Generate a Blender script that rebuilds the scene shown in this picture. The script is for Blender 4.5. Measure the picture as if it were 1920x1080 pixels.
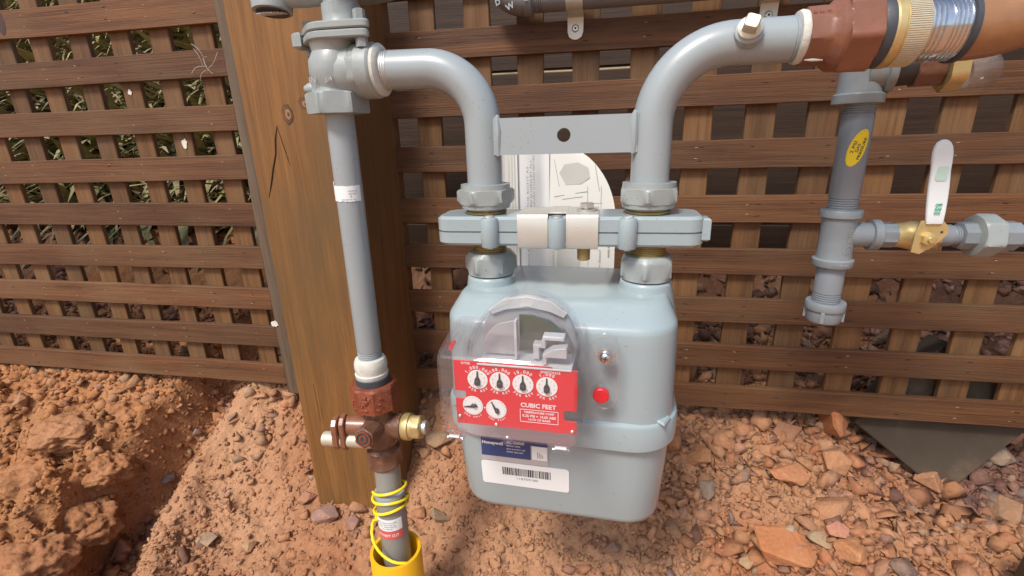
import bpy, bmesh, math, random
import numpy as np
from mathutils import Vector, Matrix, Euler

random.seed(7)
rng = np.random.default_rng(7)
PI = math.pi
for o in list(bpy.data.objects):
    bpy.data.objects.remove(o, do_unlink=True)
scene = bpy.context.scene
COL = scene.collection

# ------------------------------------------------------------------ camera
# the lens is the origin of the scene; X right along the fence, Y towards it, Z up
PITCH, YAW, ROLL, FPX = math.radians(17.57), math.radians(10.93), math.radians(-1.73), 900.0
cam = bpy.data.cameras.new('camera')
cam.sensor_width = 36.0
cam.lens = FPX / 1920.0 * 36.0
cam.clip_start = 0.01
cam.clip_end = 400
camo = bpy.data.objects.new('camera', cam)
COL.objects.link(camo)
_F = Vector((-math.sin(YAW) * math.cos(PITCH), math.cos(YAW) * math.cos(PITCH), -math.sin(PITCH)))
_R0 = Vector((math.cos(YAW), math.sin(YAW), 0))
_U0 = _R0.cross(_F)
_R = math.cos(ROLL) * _R0 + math.sin(ROLL) * _U0
_U = -math.sin(ROLL) * _R0 + math.cos(ROLL) * _U0
M3 = Matrix((_R, _U, -_F)).transposed()
camo.matrix_world = M3.to_4x4()
scene.camera = camo
scene.render.resolution_x, scene.render.resolution_y = 1024, 576
scene.render.engine = 'CYCLES'

# ------------------------------------------------------------------ light
SUN_DIR = Vector((-0.24, -0.55, 0.82)).normalized()       # towards the sun
world = bpy.data.worlds.new('World')
scene.world = world
world.use_nodes = True
wn = world.node_tree
wn.nodes.clear()
sky = wn.nodes.new('ShaderNodeTexSky')
sky.sky_type = 'NISHITA'
sky.sun_disc = False
sky.sun_elevation = math.asin(SUN_DIR.z)
sky.sun_rotation = math.atan2(SUN_DIR.x, SUN_DIR.y)
sky.dust_density = 3.0
sky.air_density = 1.0
sky.ozone_density = 1.0
bg = wn.nodes.new('ShaderNodeBackground')
bg.inputs['Strength'].default_value = 0.12
wo = wn.nodes.new('ShaderNodeOutputWorld')
wn.links.new(sky.outputs[0], bg.inputs[0])
wn.links.new(bg.outputs[0], wo.inputs[0])
sl = bpy.data.lights.new('sun', 'SUN')
sl.energy = 2.3
sl.angle = math.radians(13)
sl.color = (1.0, 0.965, 0.915)
so = bpy.data.objects.new('sun', sl)
COL.objects.link(so)
so.rotation_euler = SUN_DIR.to_track_quat('Z', 'Y').to_euler()
scene.view_settings.view_transform = 'Standard'
scene.view_settings.look = 'None'
scene.view_settings.gamma = 1.0
scene.view_settings.use_curve_mapping = False
scene.view_settings.exposure = 0.55

# ------------------------------------------------------------------ materials
def nmat(name):
    m = bpy.data.materials.new(name)
    m.use_nodes = True
    nt = m.node_tree
    nt.nodes.clear()
    out = nt.nodes.new('ShaderNodeOutputMaterial')
    b = nt.nodes.new('ShaderNodeBsdfPrincipled')
    nt.links.new(b.outputs[0], out.inputs[0])
    return m, nt, b, out

def node(nt, kind, **kw):
    n = nt.nodes.new(kind)
    for k, v in kw.items():
        if k in n.inputs:
            n.inputs[k].default_value = v
        else:
            setattr(n, k, v)
    return n

def ramp(nt, stops):
    r = nt.nodes.new('ShaderNodeValToRGB')
    el = r.color_ramp.elements
    while len(el) < len(stops):
        el.new(0.5)
    for e, (p, c) in zip(el, stops):
        e.position = p
        e.color = (*c, 1)
    return r

def mixc(nt, fac, a, b, blend='MIX'):
    m = nt.nodes.new('ShaderNodeMix')
    m.data_type = 'RGBA'
    m.blend_type = blend
    for s, v in ((0, fac), (6, a), (7, b)):
        if hasattr(v, 'is_linked') or hasattr(v, 'links'):
            nt.links.new(v, m.inputs[s])
        elif s == 0:
            m.inputs[0].default_value = v
        else:
            m.inputs[s].default_value = (*v, 1)
    return m.outputs[2]

def bump(nt, b, h, strength, dist):
    n = nt.nodes.new('ShaderNodeBump')
    n.inputs['Strength'].default_value = strength
    n.inputs['Distance'].default_value = dist
    nt.links.new(h, n.inputs['Height'])
    nt.links.new(n.outputs[0], b.inputs['Normal'])
    return n

def simple(name, col, rough=0.5, metal=0.0, var=0.15, scale=120.0, bmp=0.15, dist=0.0004, coat=0.0, dirt=None, dirt_amt=0.45, rvar=1.0, specks=0.0):
    """painted / cast / plastic surface with uneven colour, sheen and fine relief"""
    m, nt, b, out = nmat(name)
    tc = node(nt, 'ShaderNodeTexCoord')
    n1 = node(nt, 'ShaderNodeTexNoise', Scale=scale, Detail=5.0, Roughness=0.6)
    n2 = node(nt, 'ShaderNodeTexNoise', Scale=scale * 0.16, Detail=4.0)
    for n in (n1, n2):
        nt.links.new(tc.outputs['Object'], n.inputs['Vector'])
    lo = tuple(c * (1 - var) for c in col)
    hi = tuple(min(1, c * (1 + var)) for c in col)
    r = ramp(nt, [(0.3, lo), (0.7, hi)])
    nt.links.new(n2.outputs[0], r.inputs[0])
    c = r.outputs[0]
    if dirt:
        r2 = ramp(nt, [(0.52, (0, 0, 0)), (0.75, (dirt_amt,) * 3)])
        n3 = node(nt, 'ShaderNodeTexNoise', Scale=scale * 0.35, Detail=8.0, Roughness=0.7)
        nt.links.new(tc.outputs['Object'], n3.inputs['Vector'])
        nt.links.new(n3.outputs[0], r2.inputs[0])
        c = mixc(nt, r2.outputs[0], c, dirt)
    if specks:
        n4 = node(nt, 'ShaderNodeTexNoise', Scale=330.0, Detail=3.0, Roughness=0.6)
        n5 = node(nt, 'ShaderNodeTexNoise', Scale=24.0, Detail=3.0)
        for n in (n4, n5):
            nt.links.new(tc.outputs['Object'], n.inputs['Vector'])
        ml = node(nt, 'ShaderNodeMath', operation='MULTIPLY_ADD')
        nt.links.new(n5.outputs[0], ml.inputs[0])
        ml.inputs[1].default_value = 0.30
        nt.links.new(n4.outputs[0], ml.inputs[2])
        r3 = ramp(nt, [(0.845, (0, 0, 0)), (0.88, (specks,) * 3)])
        nt.links.new(ml.outputs[0], r3.inputs[0])
        c = mixc(nt, r3.outputs[0], c, (0.17, 0.10, 0.06))
    nt.links.new(c, b.inputs['Base Color'])
    rr = ramp(nt, [(0.3, (max(0.03, rough - 0.08 * rvar),) * 3), (0.75, (min(1, rough + 0.14 * rvar),) * 3)])
    nt.links.new(n1.outputs[0], rr.inputs[0])
    nt.links.new(rr.outputs[0], b.inputs['Roughness'])
    b.inputs['Metallic'].default_value = metal
    b.inputs['Coat Weight'].default_value = coat
    b.inputs['Coat Roughness'].default_value = 0.12
    if bmp:
        bump(nt, b, n1.outputs[0], bmp, dist)
    return m

def wood(name, cols, axis='X', tint=(0.23, 0.19, 0.15), tint_amt=0.5, fine=260.0, rough=0.7, bstr=0.5, broad=9.0):
    """stained softwood: long grain streaks, weathered patches, checks"""
    m, nt, b, out = nmat(name)
    tc = node(nt, 'ShaderNodeTexCoord')
    oi = node(nt, 'ShaderNodeObjectInfo')
    mu = node(nt, 'ShaderNodeVectorMath', operation='MULTIPLY_ADD')
    mu.inputs[1].default_value = (7.3, 3.1, 5.7)
    cb = node(nt, 'ShaderNodeCombineXYZ')
    for i in range(3):
        nt.links.new(oi.outputs['Random'], cb.inputs[i])
    nt.links.new(cb.outputs[0], mu.inputs[0])
    nt.links.new(tc.outputs['Object'], mu.inputs[2])
    def mp(along, across):
        p = node(nt, 'ShaderNodeMapping')
        p.inputs['Scale'].default_value = [along if a == axis else across for a in 'XYZ']
        nt.links.new(mu.outputs[0], p.inputs['Vector'])
        return p.outputs[0]
    g1 = node(nt, 'ShaderNodeTexNoise', Scale=1.0, Detail=6.0, Roughness=0.65, Distortion=0.6)
    nt.links.new(mp(3.0, 70.0), g1.inputs['Vector'])
    g2 = node(nt, 'ShaderNodeTexNoise', Scale=1.0, Detail=4.0, Roughness=0.7, Distortion=0.2)
    nt.links.new(mp(9.0, fine), g2.inputs['Vector'])
    w = node(nt, 'ShaderNodeTexNoise', Scale=1.0, Detail=5.0, Roughness=0.6)
    nt.links.new(mp(broad, broad * 2.2), w.inputs['Vector'])
    r1 = ramp(nt, [(0.28, cols[0]), (0.5, cols[1]), (0.75, cols[2])])
    nt.links.new(g1.outputs[0], r1.inputs[0])
    r2 = ramp(nt, [(0.30, (0.35, 0.31, 0.29)), (0.46, (0.95, 0.95, 0.95)), (0.60, (1.0, 1.0, 1.0)), (0.70, (1.35, 1.38, 1.40))])
    nt.links.new(g2.outputs[0], r2.inputs[0])
    c = mixc(nt, 0.75, r1.outputs[0], r2.outputs[0], 'MULTIPLY')
    rw = ramp(nt, [(0.42, (0, 0, 0)), (0.72, (tint_amt,) * 3)])
    nt.links.new(w.outputs[0], rw.inputs[0])
    c = mixc(nt, rw.outputs[0], c, tint)
    # piece to piece shift
    hs = node(nt, 'ShaderNodeHueSaturation')
    mr = node(nt, 'ShaderNodeMapRange')
    mr.inputs['To Min'].default_value = 0.74
    mr.inputs['To Max'].default_value = 1.22
    nt.links.new(oi.outputs['Random'], mr.inputs['Value'])
    nt.links.new(mr.outputs[0], hs.inputs['Value'])
    nt.links.new(c, hs.inputs['Color'])
    nt.links.new(hs.outputs[0], b.inputs['Base Color'])
    b.inputs['Roughness'].default_value = rough
    ad = node(nt, 'ShaderNodeMath', operation='ADD')
    nt.links.new(g1.outputs[0], ad.inputs[0])
    nt.links.new(g2.outputs[0], ad.inputs[1])
    bump(nt, b, ad.outputs[0], bstr, 0.0012)
    return m

def clear(name, tint, haze, haze_col=(0.55, 0.52, 0.53), rough=0.06):
    """thin moulded plastic: mostly see-through, a fresnel sheen, a little milky scatter"""
    m, nt, b, out = nmat(name)
    nt.nodes.remove(b)
    tr = node(nt, 'ShaderNodeBsdfTransparent')
    tr.inputs[0].default_value = (*tint, 1)
    gl = node(nt, 'ShaderNodeBsdfGlossy')
    gl.inputs['Roughness'].default_value = rough
    df = node(nt, 'ShaderNodeBsdfDiffuse')
    df.inputs[0].default_value = (*haze_col, 1)
    lw = node(nt, 'ShaderNodeLayerWeight', Blend=0.5)
    pw = node(nt, 'ShaderNodeMath', operation='POWER')
    nt.links.new(lw.outputs['Facing'], pw.inputs[0])
    pw.inputs[1].default_value = 3.5
    sheen = node(nt, 'ShaderNodeMath', operation='MULTIPLY_ADD')
    nt.links.new(pw.outputs[0], sheen.inputs[0])
    sheen.inputs[1].default_value = 0.22
    sheen.inputs[2].default_value = 0.035
    milk = node(nt, 'ShaderNodeMath', operation='MULTIPLY_ADD')
    nt.links.new(pw.outputs[0], milk.inputs[0])
    milk.inputs[1].default_value = 0.07
    milk.inputs[2].default_value = haze
    m1 = node(nt, 'ShaderNodeMixShader')
    nt.links.new(milk.outputs[0], m1.inputs[0])
    nt.links.new(tr.outputs[0], m1.inputs[1])
    nt.links.new(df.outputs[0], m1.inputs[2])
    m2 = node(nt, 'ShaderNodeMixShader')
    nt.links.new(sheen.outputs[0], m2.inputs[0])
    nt.links.new(m1.outputs[0], m2.inputs[1])
    nt.links.new(gl.outputs[0], m2.inputs[2])
    nt.links.new(m2.outputs[0], out.inputs[0])
    return m

GREY = (0.30, 0.345, 0.36)
M = dict(
    paint=simple('grey_meter_paint', (0.300, 0.365, 0.380), 0.24, 0, 0.015, 45, 0.03, 0.0002, coat=0.4, rvar=0.25, specks=0.4),
    pipedark=simple('blue_grey_pipe_paint', (0.200, 0.225, 0.245), 0.32, 0, 0.04, 60, 0.08, 0.0002, coat=0.25, rvar=0.5),
    castdark=simple('blue_grey_cast_paint', (0.200, 0.225, 0.240), 0.38, 0, 0.07, 260, 0.35, 0.0005, coat=0.15),
    riser=simple('dusty_grey_riser_paint', (0.235, 0.230, 0.210), 0.42, 0, 0.08, 90, 0.1, 0.0002, dirt=(0.34, 0.24, 0.16), dirt_amt=0.25),
    cast=simple('grey_cast_paint', (0.285, 0.315, 0.305), 0.38, 0, 0.08, 260, 0.35, 0.0005, coat=0.15, dirt=(0.30, 0.25, 0.20), dirt_amt=0.15, specks=0.5),
    pipe=simple('grey_pipe_paint', (0.295, 0.335, 0.345), 0.30, 0, 0.02, 60, 0.05, 0.0002, coat=0.3, dirt=(0.33, 0.30, 0.26), dirt_amt=0.05, rvar=0.4, specks=0.5),
    darkpipe=simple('dark_grey_pipe_paint', (0.17, 0.165, 0.16), 0.45, 0, 0.1, 160, 0.2, 0.0003),
    black=simple('black_iron', (0.035, 0.032, 0.032), 0.45, 0.2, 0.2, 200, 0.3),
    gasket=simple('dark_gasket', (0.045, 0.05, 0.06), 0.5, 0, 0.2, 200, 0.2),
    zinc=simple('zinc_plated_steel', (0.62, 0.60, 0.55), 0.34, 0.75, 0.08, 150, 0.1),
    chrome=simple('bright_steel', (0.70, 0.72, 0.74), 0.2, 1.0, 0.06, 150, 0.05),
    clip=simple('cream_zinc_clip', (0.57, 0.55, 0.49), 0.34, 0.4, 0.05, 90, 0.08),
    brass=simple('brass', (0.60, 0.47, 0.22), 0.38, 0.65, 0.12, 140, 0.12, dirt=(0.25, 0.16, 0.06), dirt_amt=0.4),
    palebrass=simple('pale_brass', (0.60, 0.55, 0.42), 0.36, 0.45, 0.1, 140, 0.12),
    oldbrass=simple('tarnished_brass', (0.33, 0.25, 0.10), 0.45, 0.6, 0.2, 200, 0.2),
    copper=simple('brown_painted_copper', (0.30, 0.150, 0.068), 0.32, 0.15, 0.2, 60, 0.15, coat=0.25, dirt=(0.17, 0.085, 0.045), dirt_amt=0.6),
    rust=simple('rust_red_iron', (0.21, 0.050, 0.020), 0.5, 0, 0.35, 260, 0.9, 0.0014, dirt=(0.30, 0.13, 0.08), dirt_amt=0.6),
    union=simple('red_brown_union_paint', (0.225, 0.088, 0.048), 0.36, 0, 0.22, 130, 0.45, 0.0006, coat=0.2, dirt=(0.12, 0.055, 0.032), dirt_amt=0.6),
    valvebody=simple('brown_oxide_iron', (0.145, 0.068, 0.042), 0.34, 0.15, 0.35, 260, 0.8, 0.0012, coat=0.35, dirt=(0.30, 0.17, 0.12), dirt_amt=0.5),
    dope=simple('white_thread_sealant', (0.56, 0.56, 0.50), 0.6, 0, 0.12, 320, 0.7, 0.0008, dirt=(0.35, 0.31, 0.26), dirt_amt=0.5),
    white=simple('white_vinyl', (0.74, 0.80, 0.81), 0.4, 0, 0.03, 60, 0.03),
    sticker=simple('white_sticker', (0.74, 0.77, 0.76), 0.45, 0, 0.03, 60, 0.03),
    greysticker=simple('grey_sticker_foil', (0.42, 0.40, 0.39), 0.35, 0, 0.04, 60, 0.03),
    navy=simple('navy_sticker', (0.035, 0.06, 0.17), 0.4, 0, 0.08, 80, 0.03),
    ink=simple('dark_ink', (0.04, 0.04, 0.045), 0.6, 0, 0.05, 80, 0),
    greyink=simple('grey_ink', (0.26, 0.255, 0.25), 0.7, 0, 0.05, 80, 0),
    paleink=simple('pale_ink', (0.52, 0.53, 0.52), 0.7, 0, 0.05, 80, 0),
    whiteink=simple('white_ink', (0.80, 0.74, 0.74), 0.6, 0, 0.03, 80, 0),
    greenink=simple('green_ink', (0.05, 0.42, 0.22), 0.6, 0, 0.1, 80, 0),
    palegreen=simple('pale_green_ink', (0.50, 0.68, 0.60), 0.6, 0, 0.05, 80, 0),
    red=simple('red_index_plate', (0.66, 0.014, 0.028), 0.42, 0, 0.05, 60, 0.02),
    redplug=simple('red_plastic', (0.62, 0.02, 0.03), 0.35, 0, 0.06, 60, 0.05),
    dial=simple('white_dial', (0.80, 0.82, 0.80), 0.5, 0, 0.02, 60, 0),
    pointer=simple('black_pointer', (0.025, 0.027, 0.03), 0.4, 0, 0.1, 80, 0),
    grayplastic=simple('grey_plastic', (0.36, 0.355, 0.365), 0.45, 0, 0.05, 60, 0.05),
    paleplastic=simple('pale_grey_plastic', (0.55, 0.57, 0.565), 0.4, 0, 0.04, 60, 0.05),
    greenplastic=simple('olive_grey_plastic', (0.05, 0.068, 0.038), 0.4, 0, 0.15, 60, 0.05),
    yellow=simple('yellow_conduit', (0.80, 0.42, 0.012), 0.4, 0, 0.05, 60, 0.06, dirt=(0.5, 0.27, 0.08), dirt_amt=0.25),
    wire=simple('yellow_wire', (0.82, 0.66, 0.02), 0.35, 0, 0.05, 60, 0.05),
    yellowsticker=simple('yellow_sticker', (0.85, 0.63, 0.01), 0.42, 0, 0.03, 60, 0.02),
    redsticker=simple('red_sticker', (0.60, 0.10, 0.09), 0.5, 0, 0.08, 60, 0.02),
    paper=simple('cream_paper', (0.74, 0.73, 0.67), 0.75, 0, 0.04, 40, 0.05),
    paperwhite=simple('white_paper', (0.78, 0.78, 0.76), 0.75, 0, 0.03, 40, 0.05),
    greyprint=simple('grey_print', (0.56, 0.55, 0.51), 0.75, 0, 0.1, 60, 0),
    concrete=simple('brown_grey_footing', (0.066, 0.047, 0.030), 0.8, 0, 0.3, 34, 0.4, 0.001, dirt=(0.17, 0.115, 0.072), dirt_amt=0.8),
    galv=simple('galvanised_strap', (0.60, 0.58, 0.50), 0.42, 0.5, 0.1, 120, 0.12),
    scar=simple('pale_staple_scar', (0.34, 0.24, 0.16), 0.7, 0, 0.2, 200, 0.1),
    dropping=simple('chalky_white', (0.66, 0.62, 0.54), 0.85, 0, 0.1, 200, 0.3),
    knot=wood('knot_wood', [(0.07, 0.026, 0.010), (0.14, 0.058, 0.018), (0.21, 0.10, 0.04)], 'Z', tint=(0.26, 0.14, 0.07), fine=500),
    knotrim=simple('knot_rim_wood', (0.075, 0.030, 0.009), 0.75, 0, 0.3, 160, 0.3),
    knotpale=simple('knot_pale_wood', (0.29, 0.150, 0.060), 0.75, 0, 0.2, 160, 0.4),
    darkknot=simple('dark_knot', (0.05, 0.025, 0.018), 0.6, 0, 0.3, 200, 0.3),
    check=simple('dark_crack', (0.03, 0.016, 0.008), 0.9, 0, 0.3, 200, 0),
    postwood=wood('stained_post_wood', [(0.112, 0.048, 0.011), (0.180, 0.079, 0.018), (0.238, 0.110, 0.030)], 'Z', tint=(0.098, 0.056, 0.019), tint_amt=0.85, fine=520, broad=3.0),
    slatwood=wood('stained_slat_wood', [(0.056, 0.021, 0.0062), (0.115, 0.044, 0.0130), (0.178, 0.074, 0.0245)], 'X', tint=(0.150, 0.084, 0.037), tint_amt=0.6, broad=7.0, fine=520, bstr=0.8),
    backwood=wood('weathered_slat_wood', [(0.072, 0.030, 0.0085), (0.145, 0.065, 0.0195), (0.205, 0.101, 0.036)], 'Z', tint=(0.172, 0.108, 0.052), tint_amt=0.55, fine=420),
    trimwood=wood('grey_trim_wood', [(0.05, 0.033, 0.020), (0.095, 0.062, 0.036), (0.14, 0.095, 0.060)], 'Z', tint=(0.12, 0.092, 0.066), tint_amt=0.6),
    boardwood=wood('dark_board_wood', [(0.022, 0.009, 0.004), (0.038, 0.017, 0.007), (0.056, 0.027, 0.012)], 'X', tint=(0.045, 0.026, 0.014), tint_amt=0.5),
    clear=clear('clear_cover_plastic', (0.99, 0.982, 0.985), 0.03, (0.62, 0.58, 0.59), 0.05),
    smoke=clear('hazy_clear_plastic', (0.97, 0.97, 0.975), 0.032, (0.72, 0.72, 0.72), 0.07),
    clearcup=clear('clear_fitting_plastic', (0.90, 0.88, 0.86), 0.22, (0.42, 0.36, 0.31), 0.08),
)

def attr_mat(name, bscale, bdist, rough=0.92, mott=0.35, spec=0.2, dust=0.4):
    m, nt, b, out = nmat(name)
    at = node(nt, 'ShaderNodeAttribute', attribute_name='Col')
    tc = node(nt, 'ShaderNodeTexCoord')
    n1 = node(nt, 'ShaderNodeTexNoise', Scale=bscale, Detail=8.0, Roughness=0.7)
    n2 = node(nt, 'ShaderNodeTexNoise', Scale=bscale * 0.12, Detail=5.0, Roughness=0.6)
    v = node(nt, 'ShaderNodeTexVoronoi', Scale=bscale * 0.9)
    for n in (n1, n2, v):
        nt.links.new(tc.outputs['Object'], n.inputs['Vector'])
    r = ramp(nt, [(0.3, (1 - mott,) * 3), (0.72, (1 + 0.0,) * 3)])
    nt.links.new(n1.outputs[0], r.inputs[0])
    c = mixc(nt, 1.0, at.outputs['Color'], r.outputs[0], 'MULTIPLY')
    r2 = ramp(nt, [(0.45, (0, 0, 0)), (0.7, (dust,) * 3)])
    nt.links.new(n2.outputs[0], r2.inputs[0])
    c = mixc(nt, r2.outputs[0], c, (0.46, 0.240, 0.125))
    nt.links.new(c, b.inputs['Base Color'])
    b.inputs['Roughness'].default_value = rough
    b.inputs['Specular IOR Level'].default_value = spec
    ad = node(nt, 'ShaderNodeMath', operation='MULTIPLY_ADD')
    nt.links.new(v.outputs['Distance'], ad.inputs[0])
    ad.inputs[1].default_value = -0.5
    nt.links.new(n1.outputs[0], ad.inputs[2])
    bump(nt, b, ad.outputs[0], 0.8, bdist)
    return m
M['dirt'] = attr_mat('red_dirt', 150, 0.004)
M['rock'] = attr_mat('broken_rock', 190, 0.0018, mott=0.3)
M['leaf'] = attr_mat('grass_blade', 40, 0.0005, 0.6, 0.3, dust=0.0)

# ------------------------------------------------------------------ mesh builder (millimetres)
def frame(axis, up=None):
    z = Vector(axis).normalized()
    u = Vector(up) if up else (Vector((0, 0, 1)) if abs(z.z) < 0.9 else Vector((0, 1, 0)))
    x = u.cross(z).normalized()
    y = z.cross(x)
    return Matrix((x, y, z)).transposed()

class MB:
    def __init__(self):
        self.v, self.f, self.m = [], [], []
    def ring_loft(self, rings, closed=False, cap=True, mi=0):
        n = len(rings[0])
        base = len(self.v)
        for r in rings:
            self.v.extend([tuple(p) for p in r])
        k = len(rings)
        for i in range(k if closed else k - 1):
            a, b = base + i * n, base + ((i + 1) % k) * n
            for j in range(n):
                j2 = (j + 1) % n
                self.f.append((a + j, a + j2, b + j2, b + j)); self.m.append(mi)
        if cap and not closed:
            self.f.append(tuple(base + j for j in reversed(range(n)))); self.m.append(mi)
            self.f.append(tuple(base + (k - 1) * n + j for j in range(n))); self.m.append(mi)
        return self
    def lathe(self, prof, origin, axis, n=40, up=None, mi=0, cap=True, ph=0.0):
        """prof: (t, r) round, or (t, apothem, sides, clamp radius) for a wrench section"""
        fr = frame(axis, up)
        o = Vector(origin)
        rings = []
        for p in prof:
            t, r = p[0], p[1]
            ring = []
            for j in range(n):
                a = 2 * PI * j / n
                rr = r
                if len(p) > 2:
                    s = p[2]
                    w = 2 * PI / s
                    d = ((a + ph + w / 2) % w) - w / 2
                    rr = min(r / math.cos(d), p[3] if len(p) > 3 else 1e9)
                ring.append(o + fr @ Vector((rr * math.cos(a), rr * math.sin(a), t)))
            rings.append(ring)
        return self.ring_loft(rings, cap=cap, mi=mi)
    def shell(self, prof, origin, axis, n=40, up=None, mi=0):
        """closed profile (r, t) revolved: hollow part"""
        fr = frame(axis, up)
        o = Vector(origin)
        rings = [[o + fr @ Vector((r * math.cos(2 * PI * j / n), r * math.sin(2 * PI * j / n), t)) for j in range(n)] for t, r in prof]
        return self.ring_loft(rings, closed=True, cap=False, mi=mi)
    def tube(self, path, r, n=20, mi=0, cap=True):
        pts = [Vector(p) for p in path]
        rings = []
        nrm = None
        for i, p in enumerate(pts):
            a = pts[max(0, i - 1)]; b = pts[min(len(pts) - 1, i + 1)]
            t = (b - a).normalized()
            if nrm is None:
                nrm = t.orthogonal().normalized()
            else:
                nrm = (nrm - t * nrm.dot(t)).normalized()
            bi = t.cross(nrm)
            rr = r[i] if isinstance(r, (list, tuple)) else r
            rings.append([p + (nrm * math.cos(2 * PI * j / n) + bi * math.sin(2 * PI * j / n)) * rr for j in range(n)])
        return self.ring_loft(rings, cap=cap, mi=mi)
    def prism(self, outline, mat, depth, bev=0.0, mi=0):
        """outline (x, y) extruded along local z from 0 to depth, with chamfered rims"""
        pts = [Vector((p[0], p[1], 0)) for p in outline]
        n = len(pts)
        area = sum(pts[i].x * pts[(i + 1) % n].y - pts[(i + 1) % n].x * pts[i].y for i in range(n))
        if area < 0:
            pts.reverse()
        def inset(d):
            res = []
            for i in range(n):
                a, b, c = pts[i - 1], pts[i], pts[(i + 1) % n]
                e1 = (b - a).normalized(); e2 = (c - b).normalized()
                n1 = Vector((-e1.y, e1.x, 0)); n2 = Vector((-e2.y, e2.x, 0))
                k = (n1 + n2)
                l = k.length
                k = k / l if l > 1e-6 else n1
                co = max(0.35, k.dot(n1))
                res.append(b + k * (d / co))
            return res
        if bev:
            lv = [(0, bev), (bev, 0), (depth - bev, 0), (depth, bev)]
        else:
            lv = [(0, 0), (depth, 0)]
        rings = [[mat @ (q + Vector((0, 0, z))) for q in inset(d)] for z, d in lv]
        return self.ring_loft(rings, mi=mi)
    def box(self, c, size, rot=None, bev=0.6, mi=0):
        sx, sy, sz = [s / 2 for s in size]
        m = (rot.to_4x4() if rot is not None else Matrix.Identity(4))
        m = Matrix.Translation(Vector(c)) @ m @ Matrix.Translation((0, 0, -sz))
        return self.prism([(-sx, -sy), (sx, -sy), (sx, sy), (-sx, sy)], m, sz * 2, min(bev, sx * .45, sy * .45, sz * .45), mi)
    def add_mesh(self, vs, fs, mat=None, mi=0):
        b = len(self.v)
        self.v.extend([tuple(mat @ Vector(p)) if mat else tuple(p) for p in vs])
        for f in fs:
            self.f.append(tuple(b + i for i in f)); self.m.append(mi)
        return self
    def build(self, name, mats, parent=None, loc=None, ang=35):
        if not isinstance(mats, (list, tuple)):
            mats = [mats]
        org = Vector(ORG.get(parent, (0, 0, 0))) if parent else Vector(loc if loc else (0, 0, 0))
        me = bpy.data.meshes.new(name)
        me.from_pydata([((p[0] - org.x) * .001, (p[1] - org.y) * .001, (p[2] - org.z) * .001) for p in self.v], [], self.f)
        for m in mats:
            me.materials.append(m)
        if len(mats) > 1:
            me.polygons.foreach_set('material_index', self.m)
        bm = bmesh.new(); bm.from_mesh(me)
        bmesh.ops.recalc_face_normals(bm, faces=bm.faces)
        bm.to_mesh(me); bm.free()
        me.polygons.foreach_set('use_smooth', [True] * len(me.polygons))
        me.set_sharp_from_angle(angle=math.radians(ang))
        me.update()
        o = bpy.data.objects.new(name, me)
        COL.objects.link(o)
        if parent:
            o.parent = parent
            ORG[o] = ORG[parent]
        else:
            o.location = org * .001
            ORG[o] = org
        return o

ORG = {}
def tag(o, label, cat, group=None, kind=None):
    if label: o['label'] = label
    if cat: o['category'] = cat
    if group: o['group'] = group
    if kind: o['kind'] = kind
    return o
def thing(name, label, cat, loc, group=None):
    o = bpy.data.objects.new(name, None)
    o.empty_display_size = 0.02
    COL.objects.link(o)
    o.location = Vector(loc) * .001
    ORG[o] = Vector(loc)
    return tag(o, label, cat, group)

# lettering: the built-in typeface turned into flat mesh, laid a hair above its surface
_txt = {}
def glyphs(s, bold=0.0):
    k = (s, bold)
    if k not in _txt:
        cu = bpy.data.curves.new('lettering', 'FONT')
        cu.body = s
        cu.size = 1.0
        cu.offset = bold
        cu.align_x = 'CENTER'
        cu.align_y = 'CENTER'
        cu.resolution_u = 2
        ob = bpy.data.objects.new('lettering', cu)
        COL.objects.link(ob)
        bpy.context.view_layer.update()
        me = bpy.data.meshes.new_from_object(ob.evaluated_get(bpy.context.evaluated_depsgraph_get()))
        _txt[k] = ([v.co.copy() for v in me.vertices], [tuple(p.vertices) for p in me.polygons])
        bpy.data.objects.remove(ob, do_unlink=True)
        bpy.data.meshes.remove(me)
        bpy.data.curves.remove(cu)
    return _txt[k]
def text(mb, s, mat, size, width=None, bold=0.0, mi=0, wrap=None):
    vs, fs = glyphs(s, bold)
    sx = size
    if width:
        w = max(v.x for v in vs) - min(v.x for v in vs)
        sx = width / max(w, 1e-6)
    pts = [Vector((v.x * sx, v.y * size, 0)) for v in vs]
    if wrap:
        pts = [wrap(p) for p in pts]
    else:
        pts = [mat @ p for p in pts]
    mb.add_mesh(pts, fs, None, mi)
def front(x, y, z, rot=0.0, tilt=0.0):
    """local x -> right, local y -> up, local z -> towards the viewer (-Y)"""
    return Matrix.Translation((x, y, z)) @ Matrix.Rotation(tilt, 4, 'X') @ Matrix(((1, 0, 0, 0), (0, 0, -1, 0), (0, 1, 0, 0), (0, 0, 0, 1))) @ Matrix.Rotation(rot, 4, 'Z')
def rrect(w, h, r, n=6, cx=0, cy=0):
    out = []
    for (sx, sy, a0) in ((1, 1, 0), (-1, 1, 90), (-1, -1, 180), (1, -1, 270)):
        for i in range(n + 1):
            a = math.radians(a0 + 90 * i / n)
            out.append((cx + sx * (w / 2 - r) + r * math.cos(a), cy + sy * (h / 2 - r) + r * math.sin(a)))
    return out
def circle(r, n=28, cx=0, cy=0):
    return [(cx + r * math.cos(2 * PI * i / n), cy + r * math.sin(2 * PI * i / n)) for i in range(n)]
def threads(t0, t1, r, pitch=1.8, depth=0.7):
    p = []
    t = t0
    while t < t1:
        p += [(t, r), (t + pitch * .35, r), (t + pitch * .6, r - depth), (t + pitch * .75, r - depth)]
        t += pitch
    p.append((t1, r))
    return p
def arc(cx, cz, r, a0, a1, y, n=18):
    return [(cx + r * math.cos(math.radians(a0 + (a1 - a0) * i / n)), y, cz + r * math.sin(math.radians(a0 + (a1 - a0) * i / n))) for i in range(n + 1)]

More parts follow.
